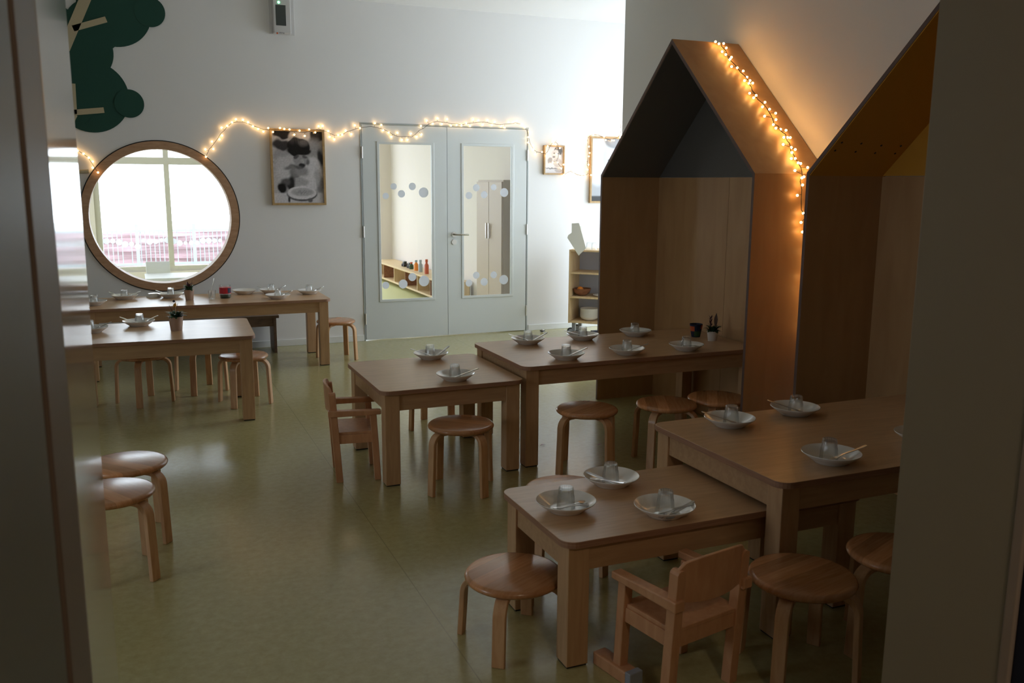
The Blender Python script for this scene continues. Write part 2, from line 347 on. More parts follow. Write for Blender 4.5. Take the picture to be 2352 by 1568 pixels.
MB().lathe([(0, 0), (.026, 0), (.026, .008), (0, .008)], 24, Matrix.Translation((2.99, YB-.004, .962)) @ Matrix.Rotation(R(90), 4, 'X')).build('lock_rose', 'chrome', d2, smooth=True)

# ------------------------------------------------------------------ the room behind the back wall
YX = 14.5
struct(box((-4, YB+.1, -.2), (4.3, YX+.3, 0)).build('floor_far_room', 'farfloor'))
struct(box((-4, YB+.1, ZC), (4.3, YX+.3, ZC+.2)).build('ceiling_far_room', 'ceil'))
struct(box((3.95, YB+.2, 0), (4.15, YX+.3, ZC)).build('wall_far_room_right', 'farwall'))
struct(MB().holed([(YB+.2, 0), (YX+.3, 0), (YX+.3, ZC), (YB+.2, ZC)], [[(10.6, .6), (13.4, .6), (13.4, 2.6), (10.6, 2.6)]], .2, rot(R(90), (-3.8, 0, 0))).build('wall_far_room_left', 'farwall'))
window('fill_window_4', 10.6, 13.4, .6, 2.6, -3.87, [11.5, 12.4])  # unseen opening added to make the far room brighter
struct(MB().holed([(-4, 0), (4.15, 0), (4.15, ZC), (-4, ZC)], [[(-.53, .2), (3.55, .2), (3.55, 2.7), (-.53, 2.7)]], .2, rot(0, (0, YX, 0))).build('wall_far_room_back', 'farwall'))
w4 = struct(MB().holed([(-.53, .2), (3.55, .2), (3.55, 2.7), (-.53, 2.7)], [[(-.45, .28), (3.47, .28), (3.47, 2.62), (-.45, 2.62)]], .08, rot(0, (0, YX+.05, 0))).build('window_3', 'winframe'))
for x in (.455, 1.44, 2.42): box((x, YX+.05, .28), (x+.075, YX+.13, 2.62)).build('mullion', 'winframe', w4)
box((-.45, YX+.04, 1.80), (3.47, YX+.14, 1.905)).build('transom', 'winframe', w4)
mb = MB()
random.seed(3)
for i in range(34):
    x = -.40+i*.085; z = .62+random.choice((0, .05, -.04, .03)); mb.prism(list(reversed(circ(x, z, random.choice((.03, .037, .045)), 20))), .0008, rot(0, (0, YX+.079, 0)))
d = mb.build('dot_stickers', 'film', w4); d['kind'] = 'stuff'
box((-.45, YX+.085, .28), (3.47, YX+.09, 2.62)).build('glass_pane', 'glassp', w4)
struct(box((-8, YX+.2, -.3), (12, 40, -.1)).build('ground_outside', 'ground'))
fence = thing('garden_fence', 'metal bar fence outside the far window, seen through the round window', 'fence', (0, 18, -.1))
for z in (.1, .72): box((-4, -.02, z), (6, .02, z+.04)).build('rail', 'fence', fence)
for i in range(11): box((-4+i, -.03, 0), (-3.94+i, .03, .86)).build('post', 'fence', fence)
mb = MB()
for i in range(125):
    if i % 12: mb.box((-4+i*.08, -.006, .1), (-3.985+i*.08, .006, .8))
b = mb.build('bars', 'fence', fence); b['kind'] = 'stuff'
hd = box((-5, 18.6, -.1), (8, 19.2, .58)).build('garden_hedge', 'hedge'); tag(hd, 'low reddish hedge outside, behind the metal bar fence', 'hedge')
ds = hd.modifiers.new('sub', 'SUBSURF'); ds.levels = ds.render_levels = 5; ds.subdivision_type = 'SIMPLE'
tx = bpy.data.textures.new('hedge', 'CLOUDS'); tx.noise_scale = .15; dm = hd.modifiers.new('dis', 'DISPLACE'); dm.texture = tx; dm.strength = .25
# low shelf with bottles, cabinet, chair and table of the far room
sh = thing('low_toy_shelf', 'long low wooden shelf behind the left door pane', 'shelf', (3.55, 10.6, 0))
box((0, 0, .29), (.36, 3.6, .315)).build('top_board', 'shelf', sh, bevel=.002); box((0, 0, .06), (.36, 3.6, .085)).build('bottom_board', 'shelf', sh, bevel=.002)
for i in range(7): box((.01, i*.596, .085), (.35, i*.596+.02, .29)).build('divider', 'bowlw' if i % 2 else 'shelf', sh)
box((.345, 0, .085), (.36, 3.6, .29)).build('back_board', 'dots', sh)
for i, (px, c, hgt, lab) in enumerate([(956, 'orange', .15, 'slim bottle with orange contents'), (966, 'fence', .17, 'bottle with a blue cap and dark body'), (980, 'red', .2, 'tall reddish bottle, nearest of the row'), (945, 'leaf', .1, 'small green bottle beside the dark toys')]):
    p = at(px, 632-(980-px)*.3, x=3.68); b = thing('bottle', lab+' on the shelf behind the door', 'bottle', (3.68, p.y, .315))
    MB().lathe([(0, 0), (.03, 0), (.03, hgt*.6), (.014, hgt*.75), (.014, hgt*.85), (0, hgt*.85)], 16).build('body', c, b, smooth=True)
    MB().lathe([(0, hgt*.8), (.019, hgt*.8), (.019, hgt), (0, hgt)], 12).build('cap', 'fence' if i < 2 else 'red', b, smooth=True)
for k, (px, r, lab) in enumerate([(930, .05, 'black toy vehicle at the far end of the shelf behind the door'), (942, .042, 'smaller black toy vehicle beside the bottles behind the door')]):
    p = at(px, 610, x=3.7); t = thing('toy_vehicle', lab, 'toy', (3.7, p.y, .315))
    box((-.03, -.07, .015), (.03, .07, .05)).build('body', 'seal', t, bevel=.008); box((-.026, -.03, .05), (.026, .04, .08)).build('cabin', 'dark', t, bevel=.01)
    for sy in (-.04, .045): MB().lathe([(0, -.036), (.018, -.036), (.018, .036), (0, .036)], 14, Matrix.Translation((0, sy, .018)) @ Matrix.Rotation(R(90), 4, 'Y')).build('wheel', 'tyre', t)
cb = thing('tall_cabinet', 'cream cabinet seen through the right door pane', 'cabinet', (3.62, 8.86, 0))
box((.02, 0, 0), (.33, .76, 1.59)).build('body', 'cream', cb, bevel=.003)
for y in (.005, .385):
    q = box((0, y, .06), (.02, y+.37, 1.57)).build('door', 'cream', cb, bevel=.002)
    box((-.02, y+(.03 if y > .1 else .33), .95), (-.006, y+(.045 if y > .1 else .345), 1.12)).build('handle', 'chrome', q)
tb = thing('white_table', 'white child table in the bright room behind the round window', 'table', (.42, 10.6, 0))
box((-.35, -.3, .50), (.35, .3, .52)).build('table_top', 'dots', tb, bevel=.003)
for sx in (-.32, .28):
    for sy in (-.27, .23): box((sx, sy, 0), (sx+.04, sy+.04, .5)).build('leg', 'dots', tb)
ch = thing('white_chair', 'white chair behind the white table in the bright room', 'chair', (.22, 11.2, 0))
box((-.14, -.14, .30), (.14, .14, .32)).build('seat', 'dots', ch, bevel=.005); box((-.13, -.15, .4), (.13, -.135, .64)).build('backrest', 'dots', ch, bevel=.02)
for sx in (-.13, .11):
    for sy in (-.15, .12): box((sx, sy, 0), (sx+.02, sy+.02, .3 if sy > 0 else .42)).build('leg', 'dots', ch)

# ------------------------------------------------------------------ house-shaped booths
ZE, ZR, XF = 1.6168, 2.4151, 3.0404
def booth(name, label, y0, y1, lining, screws=False):
    t = .020; D = XW-XF-.004; b = thing(name, label, 'booth', (XF, y0, 0)); w = y1-y0; mid = w/2
    sl = math.hypot(mid, ZR-ZE); tn = t*(ZR-ZE)/sl    # helper sizes of the sloping panel
    def P(y, z): return (y, z)
    mxp = Matrix(((0, 1, 0, 0), (1, 0, 0, 0), (0, 0, 1, 0), (0, 0, 0, 1)))   # profile x->Y, extrusion->X
    o = [(0, 0), (0, ZE), (mid, ZR), (w, ZE), (w, 0)]
    ang = math.atan2(ZR-ZE, mid); k = t*math.tan((math.pi/2-ang)/2)
    ie = ZE-k*0+0; dzr = t/math.cos(ang); ize = ZE+t*(math.tan(ang)-1/math.cos(ang))
    i_ = [(t, 0), (t, ize), (mid, ZR-dzr), (w-t, ize), (w-t, 0)]
    for nm, q in (('side_wall', [o[0], i_[0], i_[1], o[1]]), ('roof_panel', [o[1], i_[1], i_[2], o[2]]), ('roof_panel', [o[2], i_[2], i_[3], o[3]]), ('side_wall', [o[3], i_[3], i_[4], o[4]])):
        ob = MB().prism(q, D, mxp).build(nm, ['booth', 'edge'], b)
        for f in ob.data.polygons:
            if abs(f.normal.x) > .9: f.material_index = 1
    # painted lining under the slopes
    e = .004; j = [(t, ize), (mid, ZR-dzr), (w-t, ize)]; ddz = e/math.cos(ang)
    for q in ([j[0], (t+.0, ize-ddz), (mid, j[1][1]-ddz), j[1]], [j[1], (mid, j[1][1]-ddz), (w-t, ize-ddz), j[2]]):
        l_ = MB().prism(q, D-.022, mxp @ Matrix.Translation((0, .004, 0))).build('roof_lining', lining, b)
    bx = D-.018
    seam = (at(1668, 600, x=XW-.018).y-y0) if not screws else mid
    box((bx, t, 0), (D, seam-.0015, ize-.006)).build('back_panel', 'booth', b); box((bx, seam+.0015, 0), (D, w-t, ize-.006)).build('back_panel', 'booth', b)
    MB().prism([(t, ize-.004), (w-t, ize-.004), (mid, ZR-dzr-ddz)], .018, mxp @ Matrix.Translation((0, bx, 0))).build('gable_panel', lining, b)
    if screws:
        n = Vector((0, -(ZR-ZE), -mid)).normalized()   # inner normal of the far slope
        p0 = Vector((XF, y1-t, ize-ddz))
        for cxp, cyp in ((1017, 483), (1095, 487), (1175, 495), (1253, 497), (990, 515), (1072, 520), (1150, 525), (1230, 527)):
            px, py = 1350+cxp/1.7424, 50+cyp/1.7424; d = at(px, py, y=5)-Vector((0, 0, CAMZ)); c = Vector((0, 0, CAMZ))
            s = (p0-c).dot(n)/d.dot(n); pt = c+d*s-Vector((XF, y0, 0))
            MB().lathe([(0, 0), (.006, 0), (.005, .0015), (0, .002)], 10, Matrix.Translation(pt) @ n.to_track_quat('Z', 'Y').to_matrix().to_4x4()).build('screw', 'seal', b)
    return b
Y1N, Y1F, Y2F = 3.902, 5.6005, 3.504; Y2N = Y2F-(Y1F-Y1N)
booth('playhouse_booth', 'plywood house-shaped booth with grey-painted gable and lights along its roof', Y1N, Y1F, 'grey')
booth('playhouse_booth', 'plywood house-shaped booth with yellow-painted gable, cut off by the door jamb', Y2N, Y2F, 'yellow', True)

# ------------------------------------------------------------------ tables
def rrect(x0, y0, x1, y1, r, n=6):
    pts = []
    for cx, cy_, a0 in ((x1-r, y1-r, 0), (x0+r, y1-r, 90), (x0+r, y0+r, 180), (x1-r, y0+r, 270)):
        for i in range(n+1): a = R(a0+90*i/n); pts.append((cx+r*math.cos(a), cy_+r*math.sin(a)))
    return pts
RXY = Matrix(((1, 0, 0, 0), (0, 0, 1, 0), (0, 1, 0, 0), (0, 0, 0, 1)))   # prism (x,z)->(x,y), extrusion y->z
def table(label, x0, y0, x1, y1, z, yaw=0, legw=.078, apron=.09):
    w, d = x1-x0, y1-y0; t = thing('wooden_table', label, 'table', ((x0+x1)/2, (y0+y1)/2, 0), yaw)
    ob = MB().prism(rrect(-w/2, -d/2, w/2, d/2, .05), .023, Matrix.Translation((0, 0, z-.023)) @ RXY).build('table_top', ['table', 'ply'], t, bevel=.002)
    for f in ob.data.polygons:
        if abs(f.normal.z) < .5: f.material_index = 1
    i = .022; a = .03; zt = z-.023
    for sx in (-1, 1):
        for sy in (-1, 1):
            xa, xb = sorted((sx*(w/2-i), sx*(w/2-i-legw))); ya, yb = sorted((sy*(d/2-i), sy*(d/2-i-legw)))
            l = box((xa, ya, .006), (xb, yb, zt)).build('leg', 'tleg', t, bevel=.003)
            box((xa+.004, ya+.004, 0), (xb-.004, yb-.004, .006)).build('foot_pad', 'seal', l)
    for s in (-1, 1):
        ya, yb = sorted((s*(d/2-a), s*(d/2-a-.022))); box((-w/2+i+legw, ya, zt-apron), (w/2-i-legw, yb, zt)).build('apron', 'tapron', t, bevel=.001)
        xa, xb = sorted((s*(w/2-a), s*(w/2-a-.022))); box((xa, -d/2+i+legw, zt-apron), (xb, d/2-i-legw, zt)).build('apron', 'tapron', t, bevel=.001)
    return t
ZT = {'1': .513, '2': .577, '3': .4446, '4': .577, '5': .571, '6': .577}
table('square wooden table with two plates, butted against the longer table by the grey booth', 1.098, 4.285, 1.893, 5.10, ZT['1'])
table('long wooden table running into the grey-gabled booth', 1.896, 4.308, 3.49, 5.114, ZT['2'])
table('low wooden table nearest the camera, with three plates, pushed under a taller one', 1.182, 2.353, 2.41, 2.902, ZT['3'])
table('taller wooden table in the right foreground, running into the yellow-gabled booth', 1.932, 2.25, 3.49, 3.075, ZT['4'])
table('wooden table at left in the front row, with one potted plant and two plates', -.43, 5.92, .70, 6.74, ZT['5'], R(-2.5))
table('long wooden table against the back wall below the round window', -.43, 7.515, 1.505, 8.25, ZT['6'])

# ------------------------------------------------------------------ stools
def stool(label, x, y, rz, H, seat_rz=0, group=None):
    t = thing('round_stool', label, 'stool', (x, y, 0), R(rz), group); r = .170; th = .027
    prof = [(0, H), (r-.016, H), (r-.008, H-.002), (r-.002, H-.008), (r, H-.014), (r-.002, H-.020), (r-.010, H-th), (0, H-th)]
    s = MB().lathe(prof, 48).build('seat', 'seat', t, smooth=True, ang=50); s.rotation_euler[2] = R(seat_rz)
    path = [(.05, H-th-.010), (.125, H-th-.010)]; rc = .055; cxx, czz = .125, H-th-.010-rc
    for i in range(1, 9): a = R(90-i*90/8*.97); path.append((cxx+rc*math.cos(a)+.0, czz+rc*math.sin(a)))
    path.append((.190, .0))
    for k in range(4): MB().sweep(path, .044, .019, rot(R(90*k))).build('leg', 'sleg', t, bevel=.0025, smooth=True, ang=30)
    return t
stool('round beech stool at the near side of the square two-plate table', 1.475, 4.151, 18.5, .352, -60)
stool('round beech stool beside the left front leg of the low table nearest the camera', 1.122, 2.622, 52, .252, -25)
stool('round beech stool in the right foreground, right of the chair with the tall back', 1.905, 2.098, 32, .333, -20)
stool('round beech stool partly hidden by the door jamb at lower right', 2.315, 2.095, 2, .345, 20)
stool('round beech stool alone at the left end of the long table by the grey booth', 2.22, 4.187, 13, .352, 15)
stool('round beech stool in front of the opening of the grey booth, middle of three there', 2.695, 4.132, 33, .352, 30)
stool('round beech stool just inside the grey booth, beside its near wall', 3.04, 4.135, 45, .352, 10)
stool('round stool at the left edge, nearer of the overlapping pair', -.158, 3.712, 50, .352, 70)
stool('round stool at the left edge, farther of the overlapping pair', -.098, 4.088, 50, .352, 80)
stool('round stool under the right end of the front-row table at left', .655, 6.44, 60, .352, 0)
stool('round stool under the left half of the front-row table at left', -.005, 6.715, 78, .352, 0)
stool('round stool on the far side of the front-row table at left, between two others', .395, 6.95, 69, .352, 0)
stool('round stool at the right end of the table below the round window', 1.598, 7.80, 51, .352, 0)
stool('round stool hidden behind the square two-plate table, only legs showing', 1.735, 5.335, 10, .352, 0)
stool('round stool tucked behind the low table nearest the camera, seat edge showing', 1.560, 3.112, 30, .334, -30)

# ------------------------------------------------------------------ armchairs; local frame: width along x, faces +y, rear at y=0
def armchair(label, x, y, rz, w, d, zp, zs, za, skid=False):
    t = thing('child_armchair', label, 'chair', (x, y, 0), R(rz)); q = .034
    for s in (-1, 1):
        xo = s*(w/2); xa, xb = sorted((xo, xo-s*q))
        # rear post with rounded top
        prof = [(xa, 0), (xb, 0), (xb, zp-.012), (xb-.004, zp-.004), (xb-.012, zp), (xa+.012, zp), (xa+.004, zp-.004), (xa, zp-.012)]
        lean = Matrix.Shear('XY', 4, (0, 0)) ; lean = Matrix.Identity(4); lean[1][2] = -.06
        MB().prism(prof, .036, lean).build('leg', 'chair', t, bevel=.003)
        rake = Matrix.Identity(4); rake[1][2] = -.05
        MB().box((xa, d-.034, 0), (xb, d, za-.002), rake).build('leg', 'chair', t, bevel=.003)
        yb0 = -.06*za; xs0, xs1 = sorted((xo+s*.012, xo-s*(q-.006)))
        MB().add([(xs0, yb0-.012, za-.005), (xs1, yb0-.012, za-.005), (xs1, d+.004, za-.002), (xs0, d+.004, za-.002),
                  (xs0, yb0-.012, za+.03), (xs1, yb0-.012, za+.03), (xs1, d+.004, za+.022), (xs0, d+.004, za+.022)],
                 [(3, 2, 1, 0), (4, 5, 6, 7), (0, 1, 5, 4), (1, 2, 6, 5), (2, 3, 7, 6), (3, 0, 4, 7)]).build('armrest', 'chair', t, bevel=.004)
        box((xa+s*0+.008, .02, zs-.062), (xb-.008, d-.03, zs-.014)).build('apron', 'chair', t, bevel=.001)
    for yy in (.006, d-.034): box((-w/2+q, yy-.01, zs-.062), (w/2-q, yy+.012, zs-.014)).build('apron', 'chair', t, bevel=.001)
    # moulded seat
    vs = []; nx, ny = 12, 12
    for lay in (0, 1):
        for i in range(nx+1):
            for j in range(ny+1):
                u, v = i/nx, j/ny; xx = -w/2+.012+(w-.024)*u; yy = -.006+(d-.02+.006)*v
                z = zs-.006*math.sin(math.pi*u)*math.sin(math.pi*min(1, v*1.15)) - .01*max(0, v-.8)/.2*.6
                vs.append((xx, yy, z if lay == 0 else z-.014))
    fs = []; N = (nx+1)*(ny+1)
    for i in range(nx):
        for j in range(ny):
            a = i*(ny+1)+j; fs.append((a, a+ny+1, a+ny+2, a+1)); fs.append((N+a+1, N+a+ny+2, N+a+ny+1, N+a))
    for i in range(nx): fs.append((i*(ny+1), N+i*(ny+1), N+(i+1)*(ny+1), (i+1)*(ny+1))); a = i*(ny+1)+ny; fs.append((a, a+ny+1, N+a+ny+1, N+a))
    for j in range(ny): fs.append((j, j+1, N+j+1, N+j)); a = nx*(ny+1)+j; fs.append((a, N+a, N+a+1, a+1))
    MB().add(vs, fs).build('seat', 'chair', t, bevel=.002)
    # curved backrest between the posts, its top edge arched
    vs = []; fs = []; n = 14; m = 5; hh = .135
    for lay in (0, 1):
        for i in range(n+1):
            u = i/n*2-1; xx = u*(w/2-q*.35); bow = -.026*(1-u*u)
            top = zp+.035-.018*u*u-.02*max(0, abs(u)-.85)/.15; bot = zp-.115+.012*u*u
            for k in range(m+1):
                z = bot+(top-bot)*k/m; vs.append((xx, -.06*z+.010+bow+(.012 if lay else 0), z))
    N = (n+1)*(m+1)
    for i in range(n):
        for k in range(m):
            a = i*(m+1)+k; fs.append((a, a+1, a+m+2, a+m+1)); fs.append((N+a, N+a+m+1, N+a+m+2, N+a+1))
        a = i*(m+1); fs.append((a, a+m+1, N+a+m+1, N+a)); a = a+m; fs.append((a, N+a, N+a+m+1, a+m+1))
    for k in range(m): fs.append((k, N+k, N+k+1, k+1)); a = n*(m+1)+k; fs.append((a, a+1, N+a+1, N+a))
    MB().add(vs, fs).build('backrest', 'chair', t, smooth=True, bevel=.002)
    if skid:
        sk = box((-w/2-.012, d-.075, 0), (-w/2+.04, d+.085, .045)).build('skid', 'chair', t, bevel=.005)
        box((-w/2-.013, d-.10, 0), (-w/2+.041, d-.075, .05)).build('rubber_end', 'caster', sk, bevel=.003)
    return t
armchair('small beech armchair at the left end of the square two-plate table', .915, 4.617, -98, .30, .235, .485, .270, .362)
armchair('beech armchair with its back to the camera, beside the low table nearest the camera', 1.527, 2.080, 11, .305, .250, .455, .262, .335, True)

# ------------------------------------------------------------------ tableware: one of each kind, then copies
def mk_plate():
    prof = [(0, .0035), (.052, .0035), (.056, .0), (.060, .0), (.063, .004), (.085, .020), (.1035, .034), (.105, .0365), (.104, .038), (.0995, .036), (.082, .0245), (.062, .009), (.052, .0065), (0, .006)]
    return MB().lathe(prof, 56).build('deep_plate', 'white_c', smooth=True, ang=60)
def mk_glass():
    H = .076; seg = 48; outp = [(0, H), (.022, H), (.0245, H-.002), (.026, H-.006), (.0275, H-.028), (.0295, H-.033), (.0325, .0008), (.0312, 0)]
    inp = [(.0300, .0008), (.0272, H-.034), (.0252, H-.028), (.0236, H-.012), (.021, H-.009), (0, H-.008)]
    prof = outp+inp; mb = MB(); vs = []; fs = []; n = len(prof)
    for k in range(seg):
        a = 2*math.pi*k/seg
        for i, (r, z) in enumerate(prof):
            rr = r*(1-.075*(k % 3 == 0)) if 2 <= i <= 4 else r*(1-.05*(k % 3 == 0)) if i == 5 else r
            vs.append((rr*math.cos(a), rr*math.sin(a), z))
    for k in range(seg):
        k2 = (k+1) % seg
        for i in range(n-1): fs.append((k*n+i, k2*n+i, k2*n+i+1, k*n+i+1))
    return mb.add(vs, fs).build('drinking_glass', 'glass', smooth=True, ang=35)
def strip(outline, zf, th, name):   # flat utensil from half-widths: list of (x, halfwidth, z)
    vs = []; fs = []
    for x, hw, z in outline: vs += [(x, -hw, z), (x, hw, z), (x, hw*.9, z+th), (x, -hw*.9, z+th)]
    n = len(outline)
    for i in range(n-1):
        for k in range(4): fs.append((i*4+k, i*4+(k+1) % 4, i*4+4+(k+1) % 4, i*4+4+k))
    fs += [(3, 2, 1, 0), tuple(4*(n-1)+k for k in range(4))]
    return MB().add(vs, fs)
# utensils lie along +x: business end at x=0, handle tip at x=.165
def mk_spoon():
    o = strip([(.045, .003, .0045), (.07, .003, .004), (.11, .0045, .002), (.15, .0075, .001), (.163, .0065, .001), (.166, .003, .001)], 0, .002, '')
    vs = []; fs = []; n = 16; m = 4
    for lay in (0, 1):
        for j in range(m+1):
            f = j/m
            for i in range(n): a = 2*math.pi*i/n; vs.append((.024+.024*f*math.cos(a), .0155*f*math.sin(a), .006*f*f-.001-(.0012 if lay else 0)))
    N = (m+1)*n
    for j in range(m):
        for i in range(n): a = j*n+i; b = j*n+(i+1) % n; fs.append((a, b, b+n, a+n)); fs.append((N+a+n, N+b+n, N+b, N+a))
    for i in range(n): a = m*n+i; b = m*n+(i+1) % n; fs.append((a, b, N+b, N+a))
    o.add(vs, fs); return o.build('spoon', 'cutlery', smooth=True, ang=60)
def mk_fork():
    o = strip([(.032, .0105, .003), (.042, .0095, .0025), (.055, .004, .004), (.075, .003, .004), (.11, .0045, .002), (.15, .0075, .001), (.163, .0065, .001), (.166, .003, .001)], 0, .002, '')
    for k in range(4): y = -.0088+k*.0059; o.box((0, y-.0014, .004), (.034, y+.0014, .0055))
    return o.build('fork', 'cutlery', smooth=True)
def mk_knife():
    o = strip([(0, .002, .001), (.012, .008, .001), (.08, .009, .001), (.086, .0045, .001), (.09, .006, 0), (.155, .008, 0), (.166, .005, 0)], 0, .003, '')
    return o.build('knife', 'cutlery', smooth=True)
PROTO = {}
def place(kind, mk, loc, label, cat, group, rz=0, tilt=0):
    if kind not in PROTO: o = PROTO[kind] = mk()
    else: o = PROTO[kind].copy(); COL.objects.link(o)
    o.location = loc; o.rotation_euler = (0, -tilt, rz); tag(o, label, cat, group); return o
# table, plate centre, glass offset, utensils (kind, photo pixel of the handle tip or angle, lift), wording
SET = [
 ('3', (1.316, 2.622), (.002, .004), [('spoon', 205, 0), ('fork', 190, 0)], 'left one on the low table nearest the camera'),
 ('3', (1.592, 2.797), (.002, .008), [('knife', 118, 0), ('fork', 300, 0)], 'rear one on the low table nearest the camera'),
 ('3', (1.611, 2.458), (.008, .008), [('knife', -4, 0), ('fork', 14, 0), ('spoon', 24, 0)], 'right front one on the low table nearest the camera'),
 ('4', (2.216, 2.923), (.012, .006), [('fork', 148, 1)], 'at the rear left of the yellow-booth table'),
 ('4', (2.594, 2.97), (.004, 0), [('spoon', 142, 1)], 'at the rear of the yellow-booth table, by the booth'),
 ('4', (2.26, 2.384), (0, .012), [('fork', -8, 1)], 'at the front of the yellow-booth table'),
 ('4', (2.775, 2.45), (.01, 0), [('fork', -20, 0)], 'cut off by the door jamb at the right'),
 ('1', (1.599, 5.034), (-.002, .01), [('fork', 150, 1), ('knife', 35, 1)], 'at the back of the square table'),
 ('1', (1.543, 4.425), (0, .01), [('knife', -5, 1)], 'at the front of the square table'),
 ('2', (2.208, 4.964), (0, .0), [('fork', 150, 1), ('knife', 20, 1)], 'at the back left corner of the grey-booth table'),
 ('2', (2.595, 4.973), (0, .0), [('fork', 152, 1), ('knife', 0, 0)], 'second along the back of the grey-booth table'),
 ('2', (2.212, 4.437), (0, .0), [('knife', 5, 1)], 'at the front left corner of the grey-booth table'),
 ('2', (2.99, 4.985), (-.005, .0), [('spoon', -30, 0)], 'at the back, inside the grey booth'),
 ('2', (2.612, 4.443), (0, .0), [('fork', -8, 1)], 'mid front edge of the grey-booth table'),
 ('2', (3.012, 4.428), (0, .0), [('spoon', 200, 0)], 'nearest the pot inside the grey booth'),
 ('5', (-.015, 6.60), (.006, 0), [('fork', 150, 1), ('knife', 30, 1)], 'left of the bird plant, front-row left table'),
 ('5', (-.305, 6.41), (-.01, 0), [('knife', 20, 1)], 'cut off by the open door leaf, front-row left table'),
 ('6', (-.345, 7.79), (.01, 0), [('fork', 160, 0)], 'leftmost on the window table'),
 ('6', (-.115, 8.10), (.0, 0), [('fork', 150, 1), ('knife', 20, 1)], 'second from left on the window table'),
 ('6', (.25, 8.09), (.0, 0), [('fork', 150, 1)], 'under the round window beside the potted plant'),
 ('6', (1.09, 8.11), (.0, 0), [('fork', 150, 1), ('knife', 25, 1)], 'at the back right of the window table'),
 ('6', (1.088, 7.70), (.0, 0), [('knife', 20, 1)], 'at the front right of the window table'),
 ('6', (1.395, 7.93), (.0, 0), [('fork', 150, 0), ('knife', 20, 1)], 'at the right end of the window table'),
]
for tk, (px, py), (gx, gy), ut, word in SET:
    z = ZT[tk]
    place('plate', mk_plate, (px, py, z), 'white deep plate '+word, 'plate', 'deep plates laid on the tables')
    place('glass', mk_glass, (px+gx, py+gy, z+.0068), 'upturned clear glass on plate '+word, 'glass', 'upturned glasses on the plates', rz=random.random())
    for i, (k, ang, lift) in enumerate(ut):
        a = R(ang); side = Vector((-math.sin(a), math.cos(a), 0)); dv = Vector((math.cos(a), math.sin(a), 0))
        side *= (1 if side.y < 0 else -1)
        off = .036+.012*i
        if lift:
            tl = math.atan2(.030, .095); st = Vector((px, py, z))+side*off-dv*.04; st.z = z+.011
            if lift != 1: st += dv*lift
        else:
            tl = .13; st = Vector((px, py, z))+side*off-dv*.075; st.z = z+.016
        place(k, {'fork': mk_fork, 'knife': mk_knife, 'spoon': mk_spoon}[k], st, 'steel '+k+' on plate '+word, k, 'cutlery on the plates', rz=a, tilt=tl)
# one more plate behind the jar and an overturned bowl under the window
place('plate', mk_plate, (.86, 8.13, ZT['6']), 'white deep plate behind the red jar below the round window', 'plate', 'deep plates laid on the tables')
b = MB().lathe([(.062, 0), (.06, .012), (.045, .032), (.02, .036), (0, .036), (0, .033), (.02, .033), (.043, .029), (.057, .011), (.058, 0), (.062, 0)], 32).build('small_bowl', 'white_c', smooth=True)
b.location = (.115, 8.17, ZT['6']); tag(b, 'small white upturned bowl beneath the lower rim of the round window', 'bowl')

